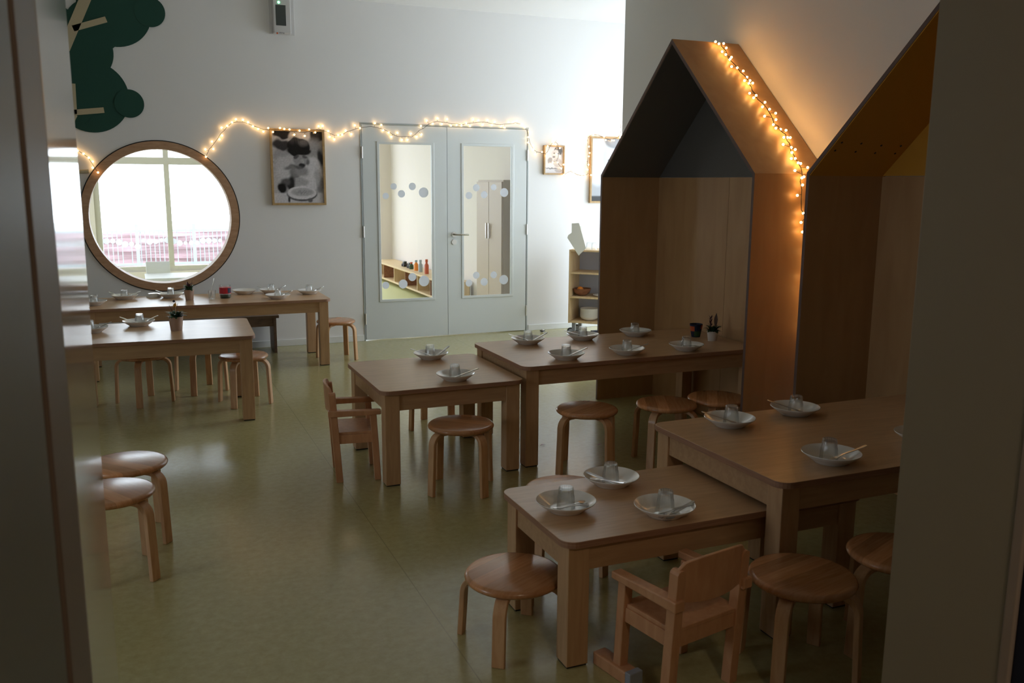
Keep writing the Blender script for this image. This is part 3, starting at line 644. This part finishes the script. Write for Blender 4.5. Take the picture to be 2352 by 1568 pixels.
# ------------------------------------------------------------------ potted plants
def blade(mb, base, tip, w, bend=.2):
    b, t = Vector(base), Vector(tip); d = t-b; s = d.cross(Vector((0, 0, 1))); s = (s if s.length > 1e-4 else Vector((1, 0, 0))).normalized(); nrm = s.cross(d).normalized()
    vs = []; fs = []; n = 6
    for i in range(n+1):
        u = i/n; c = b+d*u+nrm*(bend*d.length*math.sin(math.pi*u)*.5); hw = w*math.sin(math.pi*min(1, .12+u*.88))*.5
        vs += [tuple(c-s*hw), tuple(c+nrm*.0008), tuple(c+s*hw)]
    for i in range(n):
        for k in (0, 1): a = i*3+k; fs.append((a, a+1, a+4, a+3))
    mb.add(vs, fs)
def plant(label, x, y, z, r, h, seed, kind):
    random.seed(seed); t = thing('potted_plant', label, 'plant', (x, y, z))
    MB().lathe([(0, 0), (r*.78, 0), (r, h), (r*.92, h), (r*.72, h*.25), (0, h*.2)], 32).build('pot', 'pot' if kind == 'booth' else 'pot2', t, smooth=True, ang=40)
    MB().lathe([(0, h*.82), (r*.88, h*.82), (r*.88, h*.84), (0, h*.88)], 20).build('soil', 'twig', t)
    mb = MB()
    for i in range(60):
        a = random.random()*6.28; rr = r*(.5+random.random()*1.25); zz = h-.02+random.random()*.05
        blade(mb, (r*.4*math.cos(a), r*.4*math.sin(a), h*.85), (rr*math.cos(a), rr*math.sin(a), zz+.01), .024, .5)
    f = mb.build('foliage', 'leaf', t); f['kind'] = 'stuff'
    mb = MB()
    for i in range(4 if kind else 3):
        a = random.random()*6.28; q = r*.6
        mb.tube([(q*.3*math.cos(a), q*.3*math.sin(a), h*.8), (q*math.cos(a)*.9, q*math.sin(a)*.9, h+.03+.03*random.random()), (q*math.cos(a)*1.3, q*math.sin(a)*1.3, h+.055+.03*random.random())], .0012, 5)
    mb.build('stems', 'twig', t)['kind'] = 'stuff'
    if kind == 'booth':
        mb = MB(); 
        for i in range(16): blade(mb, (-.018, 0, h+.03+i*.0035), (-.018+.016*math.cos(i*2.4), .016*math.sin(i*2.4), h+.045+i*.004), .008, .1)
        mb.build('flower_spike', 'leaf2', t)['kind'] = 'stuff'
        mb = MB(); blade(mb, (.02, 0, h+.03), (.027, .005, h+.115), .024, .1); mb.build('tall_leaf', 'twig', t)
    elif kind == 'bird':
        c = (0, 0, h+.05)
        p = MB().tube([(0, 0, h*.8), (0, 0, h+.08)], .0015, 6).build('stick', 'branch', t)
        MB().lathe([(0, -.016), (.010, -.008), (.011, .004), (.004, .016), (0, .018)], 14, Matrix.Translation((-.002, 0, h+.075)) @ Matrix.Rotation(R(20), 4, 'Y')).build('bird_body', 'yellow', t, smooth=True)
        MB().lathe([(0, -.009), (.008, -.004), (.009, .002), (0, .010)], 12, Matrix.Translation((-.006, 0, h+.104))).build('bird_head', 'navy', t, smooth=True)
        MB().lathe([(0, 0), (.003, 0), (0, .008)], 8, Matrix.Translation((.001, 0, h+.096)) @ Matrix.Rotation(R(80), 4, 'Y')).build('bird_beak', 'orange', t)
    else:
        mb = MB()
        for i in range(14): a = i*2.4; blade(mb, (.01*math.cos(a), .01*math.sin(a), h), (.03*math.cos(a), .03*math.sin(a), h+.02+random.random()*.05), .018, .4)
        mb.build('purple_leaves', 'leaf2', t)['kind'] = 'stuff'
    return t
plant('small potted plant with a dark spike and tall leaf, in the grey booth', 3.352, 4.64, ZT['2'], .036, .062, 4, 'booth')
plant('potted plant with a little toy bird on a stick, on the front-row table at left', .216, 6.30, ZT['5'], .047, .093, 5, 'bird')
plant('potted plant with purplish leaves, on the table below the round window', .386, 7.86, ZT['6'], .040, .088, 6, '')
# painted cup by the booth plant
cp = thing('painted_cup', 'dark cup painted red, blue and green beside the plant in the grey booth', 'cup', (3.335, 4.80, ZT['2']))
MB().lathe([(0, 0), (.028, 0), (.042, .085), (.040, .085), (.027, .004), (0, .004)], 28).build('body', 'navy', cp, smooth=True)
def patch(prt, r0, r1, z0, z1, a0, a1, mat, nm):
    vs = []; fs = []; n = 8
    for i in range(n+1):
        a = R(a0+(a1-a0)*i/n); vs += [(r0*math.cos(a), r0*math.sin(a), z0), (r1*math.cos(a), r1*math.sin(a), z1), ((r0-.002)*math.cos(a), (r0-.002)*math.sin(a), z0), ((r1-.002)*math.cos(a), (r1-.002)*math.sin(a), z1)]
    for i in range(n): b = i*4; fs += [(b, b+4, b+5, b+1), (b+2, b+3, b+7, b+6), (b, b+2, b+6, b+4), (b+1, b+5, b+7, b+3)]
    return MB().add(vs, fs).build(nm, mat, prt, smooth=True)
patch(cp, .0362, .0412, .040, .072, 165, 222, 'red', 'red_spot'); patch(cp, .0382, .0422, .055, .08, 285, 325, 'red', 'red_spot')
patch(cp, .0292, .0352, .005, .040, 215, 320, 'leaf', 'green_band')
# red jar and the glass with a spoon
jr = thing('candle_jar', 'glass jar with a red band and green base on the table below the round window', 'jar', (.678, 7.90, ZT['6']))
MB().lathe([(0, 0), (.04, 0), (.047, .01), (.047, .11), (.044, .11), (.044, .012), (0, .008)], 28).build('glass_body', 'glass', jr, smooth=True)
MB().lathe([(0, .04), (.0485, .04), (.0485, .092), (0, .092)], 28).build('red_band', 'crimson', jr, smooth=True, ang=30)
MB().lathe([(0, .008), (.043, .008), (.043, .032), (0, .032)], 28).build('green_filling', 'leaf', jr, smooth=True, ang=30)
patch(jr, .0494, .0494, .045, .088, 290, 335, 'navy', 'blue_spot')
g = PROTO['glass'].copy(); COL.objects.link(g); g.location = (.565, 7.85, ZT['6']+.0765); g.rotation_euler = (math.pi, 0, 0); tag(g, 'upright glass holding a spoon, left of the red jar', 'glass')
s = PROTO['spoon'].copy(); COL.objects.link(s); s.location = (.555, 7.85, ZT['6']+.014); s.rotation_euler = (0, R(-76), R(20)); tag(s, 'spoon standing in the glass left of the red jar', 'spoon')

# ------------------------------------------------------------------ bench below the round window
bn = thing('dark_bench', 'dark brown bench under the table along the back wall', 'bench', (1.17, 8.40, 0))
box((-1.1, -.14, .325), (0, .15, .35)).build('seat', 'bench', bn, bevel=.002); box((-1.07, -.12, .25), (-.03, -.10, .325)).build('apron', 'bench', bn)
for x in (-1.07, -.05): box((x, -.13, 0), (x+.025, .14, .325)).build('side_panel', 'bench', bn, bevel=.002)

# ------------------------------------------------------------------ trolley shelf
SY = 8.16; F0 = at(1306, 650, y=SY); SA = R(-44); sw = .66; sd = .33
EX = Vector((math.cos(SA), math.sin(SA), 0)); EY = Vector((-math.sin(SA), math.cos(SA), 0)); FB = Vector((F0.x, F0.y, 0))
def onp(px, py, ly):    # photo pixel onto the vertical plane a distance ly behind the trolley's front
    c = Vector((0, 0, CAMZ)); d = at(px, py, y=5)-c; q = FB+EY*ly; return c+d*((q-c).dot(EY)/d.dot(EY))
zt_, zb_ = onp(1309, 573, 0).z, onp(1303, 741, 0).z
st = thing('shelf_trolley', 'open birch trolley shelf on casters behind the grey booth', 'shelf', FB, SA)
box((0, 0, zb_), (.018, sd, zt_)).build('side_panel', 'shelf', st, bevel=.001); box((sw-.018, 0, zb_), (sw, sd, zt_)).build('side_panel', 'shelf', st, bevel=.001)
lv = [zb_+.012, onp(1340, 684, 0).z, onp(1340, 628, 0).z, zt_-.009]
for i, z in enumerate(lv): box((.018, .002, z-.009), (sw-.018, sd-.012, z+.009)).build('shelf_board', 'shelf', st, bevel=.001)
box((.01, sd-.012, zb_), (sw-.01, sd, zt_)).build('back_panel', 'shelfback', st)
for cx_, cy_ in ((.03, .05), (sw-.05, .05), (.03, sd-.05), (sw-.05, sd-.05)):
    MX = Matrix.Translation((cx_-.015, cy_, .040)) @ Matrix.Rotation(R(25), 4, 'Z') @ Matrix.Rotation(R(90), 4, 'X')
    c = MB().lathe([(0, -.011), (.030, -.011), (.038, -.008), (.038, .008), (.030, .011), (0, .011)], 28, MX).build('caster', 'tyre', st, smooth=True)
    MB().lathe([(0, -.013), (.026, -.013), (.026, .013), (0, .013)], 24, MX).build('hub', 'caster', c, smooth=True)
    box((cx_+.0, cy_-.012, .045), (cx_+.035, cy_+.024, zb_)).build('bracket', 'caster', c, bevel=.003)
# paper towel roll leaning on the top corner with a sheet hanging down
rp = onp(1333, 570, .07); rp.z = zt_
pr = thing('paper_towel_roll', 'white paper towel roll with a loose sheet hanging over the trolley shelf corner', 'paper roll', rp)
MB().lathe([(.012, .002), (.036, .002), (.036, .235), (.012, .235), (.012, .002)], 28, Matrix.Rotation(R(-11), 4, rt)).build('roll', 'paper', pr, smooth=True, ang=40)
sp = [onp(*p, -.012)-rp for p in ((1313, 513), (1330, 512), (1338, 540), (1346, 570), (1329, 587), (1303, 546), (1305, 540), (1313, 534))]
n = len(sp); vs = [tuple(p) for p in sp]+[tuple(p+EY*.004) for p in sp]
MB().add(vs, [tuple(range(n)), tuple(reversed(range(n, 2*n)))]+[(i, (i+1) % n, n+(i+1) % n, n+i) for i in range(n)]).build('hanging_sheet', 'paper', pr)
def on(px, ly, z): p = onp(px, 650, ly); q = p.copy(); q.z = z; return q
for k, px in enumerate((1351, 1363)):
    g = PROTO['glass'].copy(); COL.objects.link(g); g.location = on(px, .12, zt_); tag(g, ('left' if k == 0 else 'right')+' one of two upturned glasses on top of the trolley shelf', 'glass', 'glasses on the trolley shelf')
p = on(1337, .13, lv[1]+.009)
wb = MB().lathe([(0, 0), (.04, 0), (.078, .030), (.096, .075), (.092, .075), (.073, .034), (.036, .006), (0, .006)], 32).build('wooden_bowl', 'bowlw', smooth=True)
wb.location = p; tag(wb, 'dark wooden fruit bowl on the middle board of the trolley shelf', 'bowl')
og = thing('orange', 'orange lying in the dark wooden bowl', 'fruit', (p.x-.025, p.y-.01, lv[1]+.009+.062))
MB().lathe([(.033*math.sin(R(a)), -.033*math.cos(R(a))) for a in range(0, 181, 15)], 24).build('fruit', 'orange', og, smooth=True)
MB().lathe([(0, .032), (.003, .032), (.002, .035), (0, .035)], 8).build('stalk', 'leaf', og)
p = on(1355, .14, lv[0]+.009)
for i in range(8):
    lab = 'white bowl at the bottom of the stack on the lowest board' if i == 0 else 'white bowl at the top of the stack on the lowest board' if i == 7 else 'white bowl inside the stack on the lowest board of the trolley shelf'
    place('stackbowl', lambda: MB().lathe([(0, 0), (.05, 0), (.088, .022), (.098, .045), (.095, .045), (.084, .025), (.048, .004), (0, .004)], 36).build('stacked_bowl', 'white_c', smooth=True, ang=50), (p.x, p.y, p.z+i*.0115), lab, 'bowl', 'white bowls stacked on the trolley shelf')
o = PROTO['plate'].copy(); COL.objects.link(o); o.location = on(1381, .12, lv[1]+.009); o.scale = (.8, .8, .5); tag(o, 'flat white dish beside the fruit bowl, half behind the grey booth', 'plate')
o = box((-.04, -.03, 0), (.05, .03, .03)).build('blue_box', 'navy', bevel=.004); pp = at(1367, 762, z=.015); o.location = (pp.x, pp.y, 0); tag(o, 'small dark blue box on the floor under the trolley shelf', 'box')
# door stop and dry leaves on the floor
pp = at(1246, 760, z=.01); ds_ = thing('door_stop', 'round black and steel door stop on the floor right of the double door', 'door stop', (pp.x, pp.y, 0))
MB().lathe([(0, 0), (.02, 0), (.02, .02), (.014, .03), (0, .03)], 20).build('steel_base', 'chrome', ds_, smooth=True); MB().lathe([(0, .008), (.026, .008), (.026, .018), (0, .018)], 20).build('rubber_ring', 'seal', ds_, smooth=True)
for (px, py, lab) in ((1247, 1023, 'dry brown leaf on the floor under the table entering the grey booth'), (1378, 1022, 'dry brown leaf on the floor behind the stool at the grey booth table'), (1015, 1079, 'dry brown leaf on the floor behind the stool at the square table'), (820, 1177, 'tiny dry crumb of leaf on the open floor')):
    pp = at(px, py, z=0); mb = MB(); k = .3 if px == 820 else 1; blade(mb, (-.018*k, 0, .002), (.018*k, .004*k, .004), .014*k, .25); o = mb.build('dry_leaf', 'bowlw'); o.location = (pp.x, pp.y, 0); tag(o, lab, 'leaf', 'dry leaves on the floor')

# ------------------------------------------------------------------ wall tree of painted board
tr = thing('wall_tree', 'dark green board tree with tan branches on the back wall at upper left', 'wall decoration', (0, YB, 0))
def wpt(px, py): p = at(px, py, y=YB); return (p.x, p.z)
sc_ = 1/2038.2*9.35
n = 0
for i, (cx_, cy_, r) in enumerate([(210, 222, 65), (187, 118, 54), (262, 25, 64), (140, 45, 22), (170, 175, 45), (215, 60, 48), (150, 230, 50), (60, 120, 70)]):
    x, z = wpt(cx_, cy_); yy = .008+.0003*i
    MB().prism(list(reversed(circ(x, z, r*sc_, 56))), yy, Matrix.Translation((0, -yy, 0))).build('foliage_disc', 'green', tr, smooth=True, ang=30)
for i, (cx_, cy_, r) in enumerate([(297, 238, 26), (344, 28, 27)]):
    x, z = wpt(cx_, cy_); MB().prism(list(reversed(circ(x, z, r*sc_, 40))), .012, Matrix.Translation((0, -.012, 0))).build('fruit_disc', 'green', tr, smooth=True, ang=30)
def bar(a, b, w):
    (x0, z0), (x1, z1) = wpt(*a), wpt(*b); dx, dz = x1-x0, z1-z0; L = math.hypot(dx, dz); nx, nz = -dz/L*w/2, dx/L*w/2
    MB().prism([(x0+nx, z0+nz), (x0-nx, z0-nz), (x1-nx, z1-nz), (x1+nx, z1+nz)], .016, Matrix.Translation((0, -.016, 0))).build('branch', 'branch', tr)
bar((212, -40), (148, 112), .085); bar((168, 66), (244, 45), .048); bar((166, 192), (170, 262), .048); bar((164, 259), (239, 253), .046); bar((170, 262), (150, 300), .06)
o = MB(); (x0, z0), (x1, z1) = wpt(172, 395), wpt(204, 393); o.tube([(x0, -.01, z0), (x1, -.01, z1)], .017, 10)
o = o.build('wooden_peg', 'branch', smooth=True); o.location = (0, YB-.008, 0); tag(o, 'short tan wooden peg on the back wall left of the round window', 'peg')

# ------------------------------------------------------------------ framed photographs
def smooth(e0, e1, v): t = max(0, min(1, (v-e0)/(e1-e0))); return t*t*(3-2*t)
def ell(u, v, cx_, cy_, a, b, soft=.15): return 1-smooth(1-soft, 1+soft, math.hypot((u-cx_)/a, (v-cy_)/b))
def lerp(a, b, t): return a+(b-a)*t
from mathutils import noise as MN
def wob(u, v, k, a): return u+a*MN.noise(Vector((u*k, v*k, 1.3))), v+a*MN.noise(Vector((u*k, v*k, 7.9)))
def pic_boy(u, v):     # u right 0..1, v up 0..1 : child with dark hair bent over a bowl
    u0, v0 = u, v; u, v = wob(u, v, 7, .035)
    c = .46+.10*MN.noise(Vector((u*5, v*7, 3)))
    E = ell
    for cx_, cy_, a, b, col, sf in ((.20, .96, .17, .07, .03, .15), (.42, .93, .10, .05, .42, .3), (.68, .93, .13, .06, .52, .3), (.90, .94, .13, .08, .04, .2), (.84, .86, .10, .06, .16, .4),
        (.80, .76, .16, .12, .34, .3), (.95, .62, .06, .12, .05, .4), (.06, .80, .08, .10, .50, .3), (.18, .80, .20, .075, .05, .25), (.17, .66, .17, .075, .36, .2), (.05, .57, .04, .02, .08, .4),
        (.30, .55, .30, .10, .52, .3), (.72, .42, .27, .23, .64, .10), (.25, .44, .20, .10, .56, .3), (.35, .50, .12, .03, .22, .5), (.42, .40, .10, .11, .22, .4), (.55, .44, .14, .07, .30, .4), (.52, .30, .16, .05, .40, .3),
        (.34, .27, .09, .09, .035, .3), (.24, .29, .09, .05, .12, .4), (.17, .21, .09, .07, .02, .25), (.93, .24, .08, .10, .26, .4), (.88, .36, .06, .10, .46, .4),
        (.56, .60, .155, .115, .34, .15), (.47, .645, .05, .02, .10, .4), (.64, .645, .05, .02, .12, .4), (.60, .575, .035, .035, .42, .4), (.585, .525, .065, .028, .04, .3), (.70, .57, .03, .05, .16, .5), (.50, .50, .10, .02, .14, .6)):
        c = lerp(c, col, E(u, v, cx_, cy_, a, b, sf))
    h = max(E(u, v, .52, .79, .225, .125, .06), E(u, v, .515, .725, .235, .065, .1)); hc = .02+.10*smooth(.80, .90, v)*(.5+.5*MN.noise(Vector((u*40, v*5, 2))))+.10*E(u, v, .62, .84, .10, .04, .6)
    c = lerp(c, hc, h)
    if v0 < .15: c = lerp(c, .62, 1-smooth(.13, .15, v0))
    c = lerp(c, .12, E(u0, v0, .56, .13, .305, .105, .05)); c = lerp(c, .70, E(u0, v0, .56, .145, .29, .092, .05)); c = lerp(c, .48, E(u0, v0, .57, .155, .23, .06, .1))
    c = lerp(c, .28, E(u0, v0, .58, .15, .17, .035, .4)*(.5+.5*MN.noise(Vector((u0*40, v0*50, 5)))*2)); c = lerp(c, .07, E(u0, v0, .30, .05, .025, .04, .3)); c = lerp(c, .14, E(u0, v0, .72, .04, .05, .03, .3))
    c = max(.015, c*(1+.18*MN.noise(Vector((u0*34, v0*44, 9)))))
    return (c, c*.96, c*.985)
def pic_child(u, v):
    u, v = wob(u, v, 9, .03)
    c = .72; c = lerp(c, .12, ell(u, v, .72, .84, .24, .16)); c = lerp(c, .60, ell(u, v, .58, .70, .22, .18)); c = lerp(c, .16, ell(u, v, .52, .76, .05, .02)); c = lerp(c, .16, ell(u, v, .70, .74, .05, .02))
    c = lerp(c, .22, ell(u, v, .50, .62, .08, .03)); c = lerp(c, .48, ell(u, v, .70, .40, .26, .18)); c = lerp(c, .35, ell(u, v, .3, .48, .12, .12)); c = lerp(c, .75, ell(u, v, .25, .26, .25, .12)); c = lerp(c, .25, ell(u, v, .42, .19, .40, .02)); c = lerp(c, .45, ell(u, v, .75, .12, .2, .08))
    return (c*.98, c*.97, c)
def pic_face(u, v):
    c = .80; c = lerp(c, .66, ell(u, v, .55, .70, .26, .30)); c = lerp(c, .25, ell(u, v, .62, .97, .30, .13)); c = lerp(c, .12, ell(u, v, .48, .655, .06, .018)); c = lerp(c, .12, ell(u, v, .72, .655, .06, .018))
    c = lerp(c, .35, ell(u, v, .60, .52, .05, .02)); c = lerp(c, .30, ell(u, v, .60, .44, .10, .02))
    m = 1-smooth(.26, .36, v+.06*math.sin(u*9)); c = lerp(c, .42, m*.8); c = lerp(c, .09, (1-smooth(.07, .10, v)))
    return (c*.92, c*.95, c)
def picture(label, x0, z0, x1, z1, fn, tilt=0, nx=70, ny=100, fwid=.020):
    w, h_ = x1-x0, z1-z0; t = thing('framed_photo', label, 'picture', (x0, YB, z0))
    t.rotation_euler = (R(.6), 0, 0) if 0 else (0, 0, 0)
    MB().holed([(0, 0), (w, 0), (w, h_), (0, h_)], [[(fwid, fwid), (w-fwid, fwid), (w-fwid, h_-fwid), (fwid, h_-fwid)]], .032, Matrix.Translation((0, -.034, 0))).build('frame', 'frame', t, bevel=.001)
    vs = [(fwid*.9+(w-1.8*fwid)*i/nx, -.018, fwid*.9+(h_-1.8*fwid)*j/ny) for i in range(nx+1) for j in range(ny+1)]
    fs = [(i*(ny+1)+j, (i+1)*(ny+1)+j, (i+1)*(ny+1)+j+1, i*(ny+1)+j+1) for i in range(nx) for j in range(ny)]
    me = bpy.data.meshes.new('photo_print'); me.from_pydata(vs, [], fs); a = me.color_attributes.new('print', 'FLOAT_COLOR', 'POINT')
    for i in range(nx+1):
        for j in range(ny+1): a.data[i*(ny+1)+j].color = (*fn(i/nx, j/ny), 1)
    me.materials.append(M['print']); o = bpy.data.objects.new('photo_print', me); COL.objects.link(o); o.parent = t
    box((fwid*.5, -.017, fwid*.5), (w-fwid*.5, -.003, h_-fwid*.5)).build('backing_board', 'frame', t)
    return t
picture('large black and white photo of a child over a bowl, left of the double door', 1.196, 1.342, 1.698, 2.040, pic_boy)
picture('small framed photo of a little child, right of the double door', 3.978, 1.648, 4.216, 1.948, pic_child, nx=50, ny=64, fwid=.014)
picture('large framed photo of a face, half hidden behind the grey booth', 4.525, 1.352, 5.03, 2.052, pic_face)

# noise meter near the ceiling
nm = thing('wall_noise_meter', 'white box with dark display and green light, high on the back wall', 'wall device', (1.245, YB, 2.878))
box((.02, -.075, 0), (.175, 0, .42)).build('housing', 'plastic', nm, bevel=.008, seg=3); box((-.005, -.012, -.005), (.215, 0, .42)).build('wall_plate', 'plastic', nm, bevel=.003)
dp = [wpt(633, 12), wpt(656, 58)]
q0 = at(634, 58, y=YB-.076); q1 = at(656, 12, y=YB-.076)
box((q0.x-1.245, -.0775, q0.z-2.878), (q1.x-1.245, -.070, q1.z-2.878)).build('display', 'dark', nm, bevel=.006)
q = at(640, 5, y=YB-.077); MB().lathe([(0, 0), (.011, 0), (.009, .004), (0, .005)], 16, Matrix.Translation((q.x-1.245, -.074, q.z-2.878)) @ Matrix.Rotation(R(90), 4, 'X')).build('green_light', 'led', nm, smooth=True)
q = at(637, 76, y=YB-.077); MB().lathe([(0, 0), (.008, 0), (0, .002)], 14, Matrix.Translation((q.x-1.245, -.0745, q.z-2.878)) @ Matrix.Rotation(R(90), 4, 'X')).build('red_logo_dot', 'red', nm)
for k in range(3): q = at(643+k*4.2, 75+k*.5, y=YB-.077); box((q.x-1.249, -.0765, q.z-2.884), (q.x-1.241+.004, -.074, q.z-2.872)).build('logo_letter', 'greytxt', nm)

# ------------------------------------------------------------------ fairy lights
def bulb_proto(name, r, mat):
    return MB().lathe([(0, -r), (r*.7, -r*.75), (r, 0), (r*.75, r*.7), (0, r)], 10).build(name, mat, smooth=True, ang=80)
def string(label, pts, wirepts, r, mat, wr, group=None):
    t = thing('fairy_light_string', label, 'fairy lights', tuple(pts[0])); o0 = Vector(pts[0]); first = None
    mb = MB(); mb.tube([tuple(p-o0) for p in wirepts], wr, 5)
    for p in pts:   # short lead from the wire to each bulb
        q = min(wirepts, key=lambda w: (w-p).length)
        if (q-p).length > r: mb.tube([tuple(q-o0), tuple(p-o0)], wr*.7, 4)
    mb.build('wire', 'wire', t)
    for p in pts:
        if first is None: b = first = bulb_proto('bulb', r, mat); b.parent = t
        else: b = first.copy(); COL.objects.link(b); b.parent = t
        b.location = p-o0
    return t
def wire_path(P, k=3, step=4):
    Q = []
    for i in range(len(P)):
        s = P[max(0, i-k):i+k+1]; Q.append(sum(s, Vector())/len(s))
    Q[0] = P[0]; Q[-1] = P[-1]; out = []
    for i in range(len(Q)-1):
        for j in range(step): out.append(Q[i].lerp(Q[i+1], j/step))
    return out+[Q[-1]]
def wallpts(L, d=.022):
    out = []
    for px, py in L:
        inpic = (612 < px < 752 and 292 < py < 476) or (1243 < px < 1296 and 330 < py < 404) or (px > 1350 and py > 312)
        inwin = (px-365)**2+(py-495)**2 < 184**2
        out.append(at(px, py, y=YB-d-(.034 if inpic else .012 if inwin else 0)))
    return out
A0 = [(150, 322), (166, 336), (178, 346), (192, 353), (204, 362), (213, 371), (213, 385), (225, 396)]
A = [(473, 360), (472, 343), (490, 342), (487, 325), (504, 320), (510, 311), (509, 293), (522, 289), (533, 281), (542, 274), (558, 275), (570, 281), (581, 290), (593, 296), (605, 302), (616, 294), (627, 303), (643, 294), (653, 296), (665, 297), (676, 309), (688, 300), (700, 312), (710, 297), (724, 304), (732, 290), (741, 289), (754, 301), (757, 314), (768, 320), (777, 310), (786, 309), (794, 300), (807, 308), (815, 288), (827, 294), (861, 283), (876, 287), (880, 299), (893, 304), (899, 314), (913, 305), (923, 321), (936, 321), (944, 307), (957, 314), (968, 309), (967, 289), (980, 277), (994, 284), (1005, 272), (1015, 285), (1027, 274), (1036, 288), (1049, 287), (1060, 288), (1071, 283), (1080, 289), (1087, 275), (1099, 277), (1109, 286), (1120, 276), (1130, 287), (1137, 280), (1151, 290), (1159, 293), (1169, 281), (1179, 280), (1188, 279), (1198, 286)]
B = [(1206, 293), (1217, 304), (1213, 315), (1213, 327), (1224, 335), (1225, 343), (1230, 354), (1245, 349), (1260, 350.5), (1255, 358), (1258, 336), (1273, 323), (1272, 328), (1276, 332), (1280.5, 318), (1286, 340), (1278.5, 354), (1285.7, 358.5), (1281, 373), (1269.6, 373), (1294.6, 378), (1289.5, 386.7), (1295.4, 401), (1294.6, 407), (1301.5, 393.5), (1312.4, 388), (1317.4, 398.7), (1324.7, 404), (1336.5, 400.8), (1344.6, 404), (1357.4, 402), (1349.7, 389), (1351.7, 378), (1345, 369.7), (1352.6, 359), (1354.3, 351), (1352.8, 336.5), (1347.4, 326.4), (1347.7, 318), (1355, 307.8), (1363, 310), (1376, 308), (1387.6, 314), (1391.4, 321.6), (1405.4, 322.4), (1410, 322.4), (1419, 310), (1424, 315.5), (1427, 310), (1424, 297), (1426, 282)]
BR = .008
string('string of warm fairy lights draped left of the round window', wallpts(A0), wire_path(wallpts(A0), 1), BR, 'bulb2', .002)
string('string of warm fairy lights from the round window over the photo and double door', wallpts(A), wire_path(wallpts(A), 2), BR, 'bulb2', .002)
string('string of warm fairy lights from the door corner round the two right-hand photos', wallpts(B), wire_path(wallpts(B), 1), BR, 'bulb2', .002)
C = [(142, 52), (168, 67), (203, 65), (223, 98), (192, 126), (219, 148), (262, 168), (250, 185), (263, 238), (305, 247), (350, 271), (378, 317), (360, 343), (400, 343), (393, 364), (421, 362), (398, 438), (447, 455), (428, 472), (513, 506), (494, 540), (547, 558), (593, 588), (510, 610), (595, 636), (576, 673), (595, 700), (630, 708), (671, 716), (655, 769), (682, 770), (703, 771), (650, 822), (710, 845), (740, 860), (715, 883), (711, 928), (740, 928), (762, 960), (781, 965), (833, 995), (738, 1018), (805, 1065), (790, 1073), (795, 1126), (756, 1204), (800, 1338), (784, 1407), (794, 1479)]
nS = Vector((0, -(ZR-ZE), (Y1F-Y1N)/2)).normalized(); pS = Vector((XF, Y1N, ZE))
cp_ = []
for cx_, cy_ in C:
    px, py = 1600+cx_/3.267, 80+cy_/3.267; c = Vector((0, 0, CAMZ)); d = at(px, py, y=5)-c
    pt = c+d*((pS+nS*.022-c).dot(nS)/d.dot(nS))
    if pt.y < Y1N-.02 or cy_ > 1000: pt = at(px, py, y=Y1N-.028)
    cp_.append(pt)
random.seed(11)
for i in range(10): cp_.append(Vector((3.40+.07*random.random(), Y1N-.04-.04*random.random(), 1.40-.07*i)))
string('string of warm fairy lights running down the roof slope of the grey booth', cp_, wire_path(cp_, 2), .0068, 'bulb', .0022)
